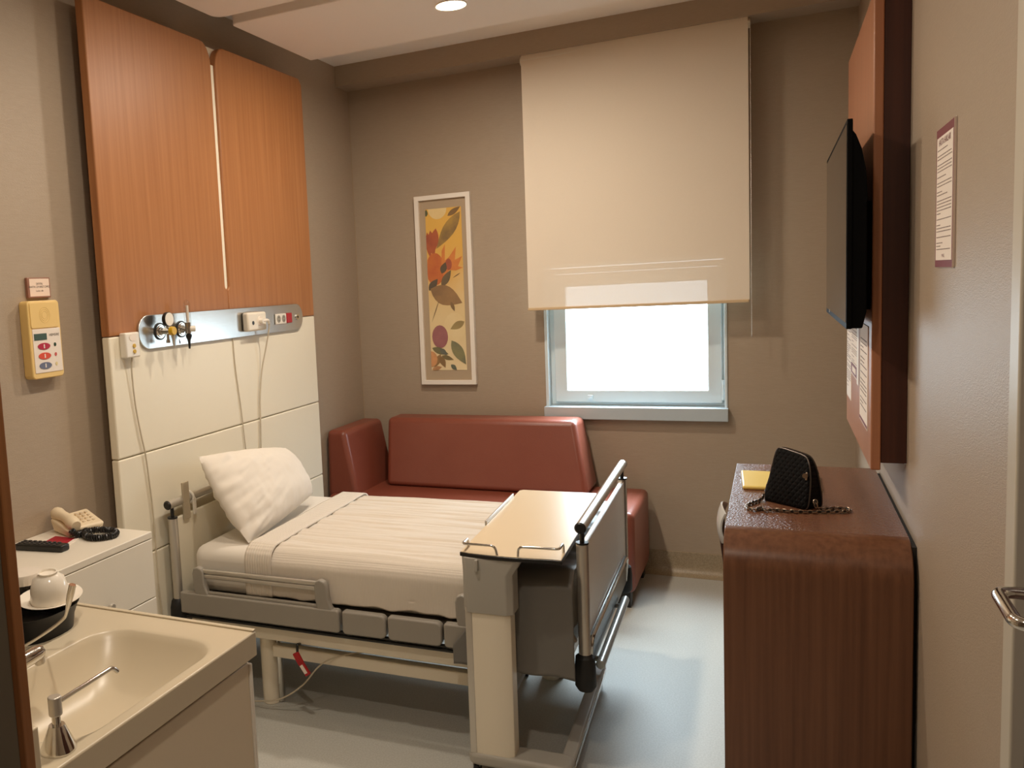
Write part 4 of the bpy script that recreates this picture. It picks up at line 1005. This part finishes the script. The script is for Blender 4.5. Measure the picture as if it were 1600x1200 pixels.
bm = BM(); box(bm, TX+.045, PF-.001, 3.05, 3.75, 1.46, 1.78); obj('wall_bracket', bm, M['tvblack'], tv, smooth=False)
bm = BM(); cyl(bm, (TX-.0015, 3.75, TZ0+.016), (TX+.001, 3.75, TZ0+.016), .006, seg=12); obj('standby_light', bm, M['satin'], tv)

def notice(name, label, y0, y1, z0, z1, x, face, head=None, foot=None, rows=10, border=None, seed=1, title=None):
    """sheet fixed on a plane of constant x facing -x (text runs from y1 (left) to y0)"""
    t = thing(name, label, 'notice', (x, (y0+y1)/2, z0))
    obj('sheet', box(BM(), x-face, x, y0, y1, z0, z1), border or M['paper'], t, smooth=False)
    xs = x-face
    if border: obj('paper_face', box(BM(), xs-.0008, xs, y0+.012*(y1-y0)/.2, y1-.012*(y1-y0)/.2, z0+.016, z1-.020), M['paper'], t, smooth=False); xs -= .0008
    rnd = random.Random(seed); bm = BM(); H = z1-z0; m_ = .10*(y1-y0)
    zz = z1-.16*H; 
    while zz > z0+.12*H:
        y = y1-m_; end = y0+m_ if rnd.random() > .3 else y0+m_+(y1-y0)*rnd.uniform(.2, .6)
        while y > end+.004:
            wd = rnd.uniform(.008, .026); a = max(end, y-wd); box(bm, xs-.0003, xs, a, y, zz, zz+H/rows*.16); y = a-.004
        zz -= H/rows*(.55 if rnd.random() > .28 else 1.0)
    obj('text_lines', bm, M['greyink'], t, smooth=False)
    return t, xs
t, xs = notice('rules_notice', 'framed notice with burgundy bands on the right wall beside the television panel', 2.298, 2.534, 1.580, 1.898, XR-.0015, .0022, rows=24, border=M['burgundy'], seed=4)
obj('acrylic_edge', box(BM(), XR-.0050, XR-.0005, 2.2935, 2.2975, 1.580, 1.898), mat('acrylic', rgb(206, 186, 172), .2), t, smooth=False)
obj('backing', box(BM(), XR-.0015, XR, 2.298, 2.534, 1.578, 1.900), M['paper'], t, smooth=False)
lettering('title', [('HASTA HAKLARI', 0, 1.858, .021, 'CENTER'), ('MERKEZ', 0, 1.603, .010, 'CENTER')], t, lambda u, v: Vector((xs-.0004, 2.416-u, v)), M['burgundy'])
notice('wall_notice', 'narrow printed sheet at the far edge of the panel below the television', 3.77, 3.985, 1.085, 1.405, PF, .0015, rows=22, seed=8)
t, xs = notice('wall_notice', 'printed sheet with a red box between two others below the television', 3.46, 3.755, 1.195, 1.405, PF, .003, rows=16, seed=11)
obj('red_box', ringbox(0, 1, 0, 1, .1, 0, 1) if False else box(BM(), xs-.0006, xs, 3.47, 3.745, 1.200, 1.236), M['burgundy'], t, smooth=False)
obj('red_box_text', box(BM(), xs-.0009, xs-.0005, 3.53, 3.69, 1.208, 1.228), M['paper'], t, smooth=False)
t, xs = notice('wall_notice', 'largest printed sheet nearest the camera below the television', 3.10, 3.372, 1.083, 1.405, PF, .003, rows=14, seed=15)
obj('plastic_sleeve', box(BM(), xs-.004, xs-.0035, 3.375, 3.44, 1.19, 1.405), M['white'], t, smooth=False)
obj('footer_band', box(BM(), xs-.0006, xs, 3.105, 3.368, 1.087, 1.096), M['burgundy'], t, smooth=False)

# tidy helper marks
for o in bpy.data.objects:
    for k in ('_local', '_off'):
        if k in o: del o[k]
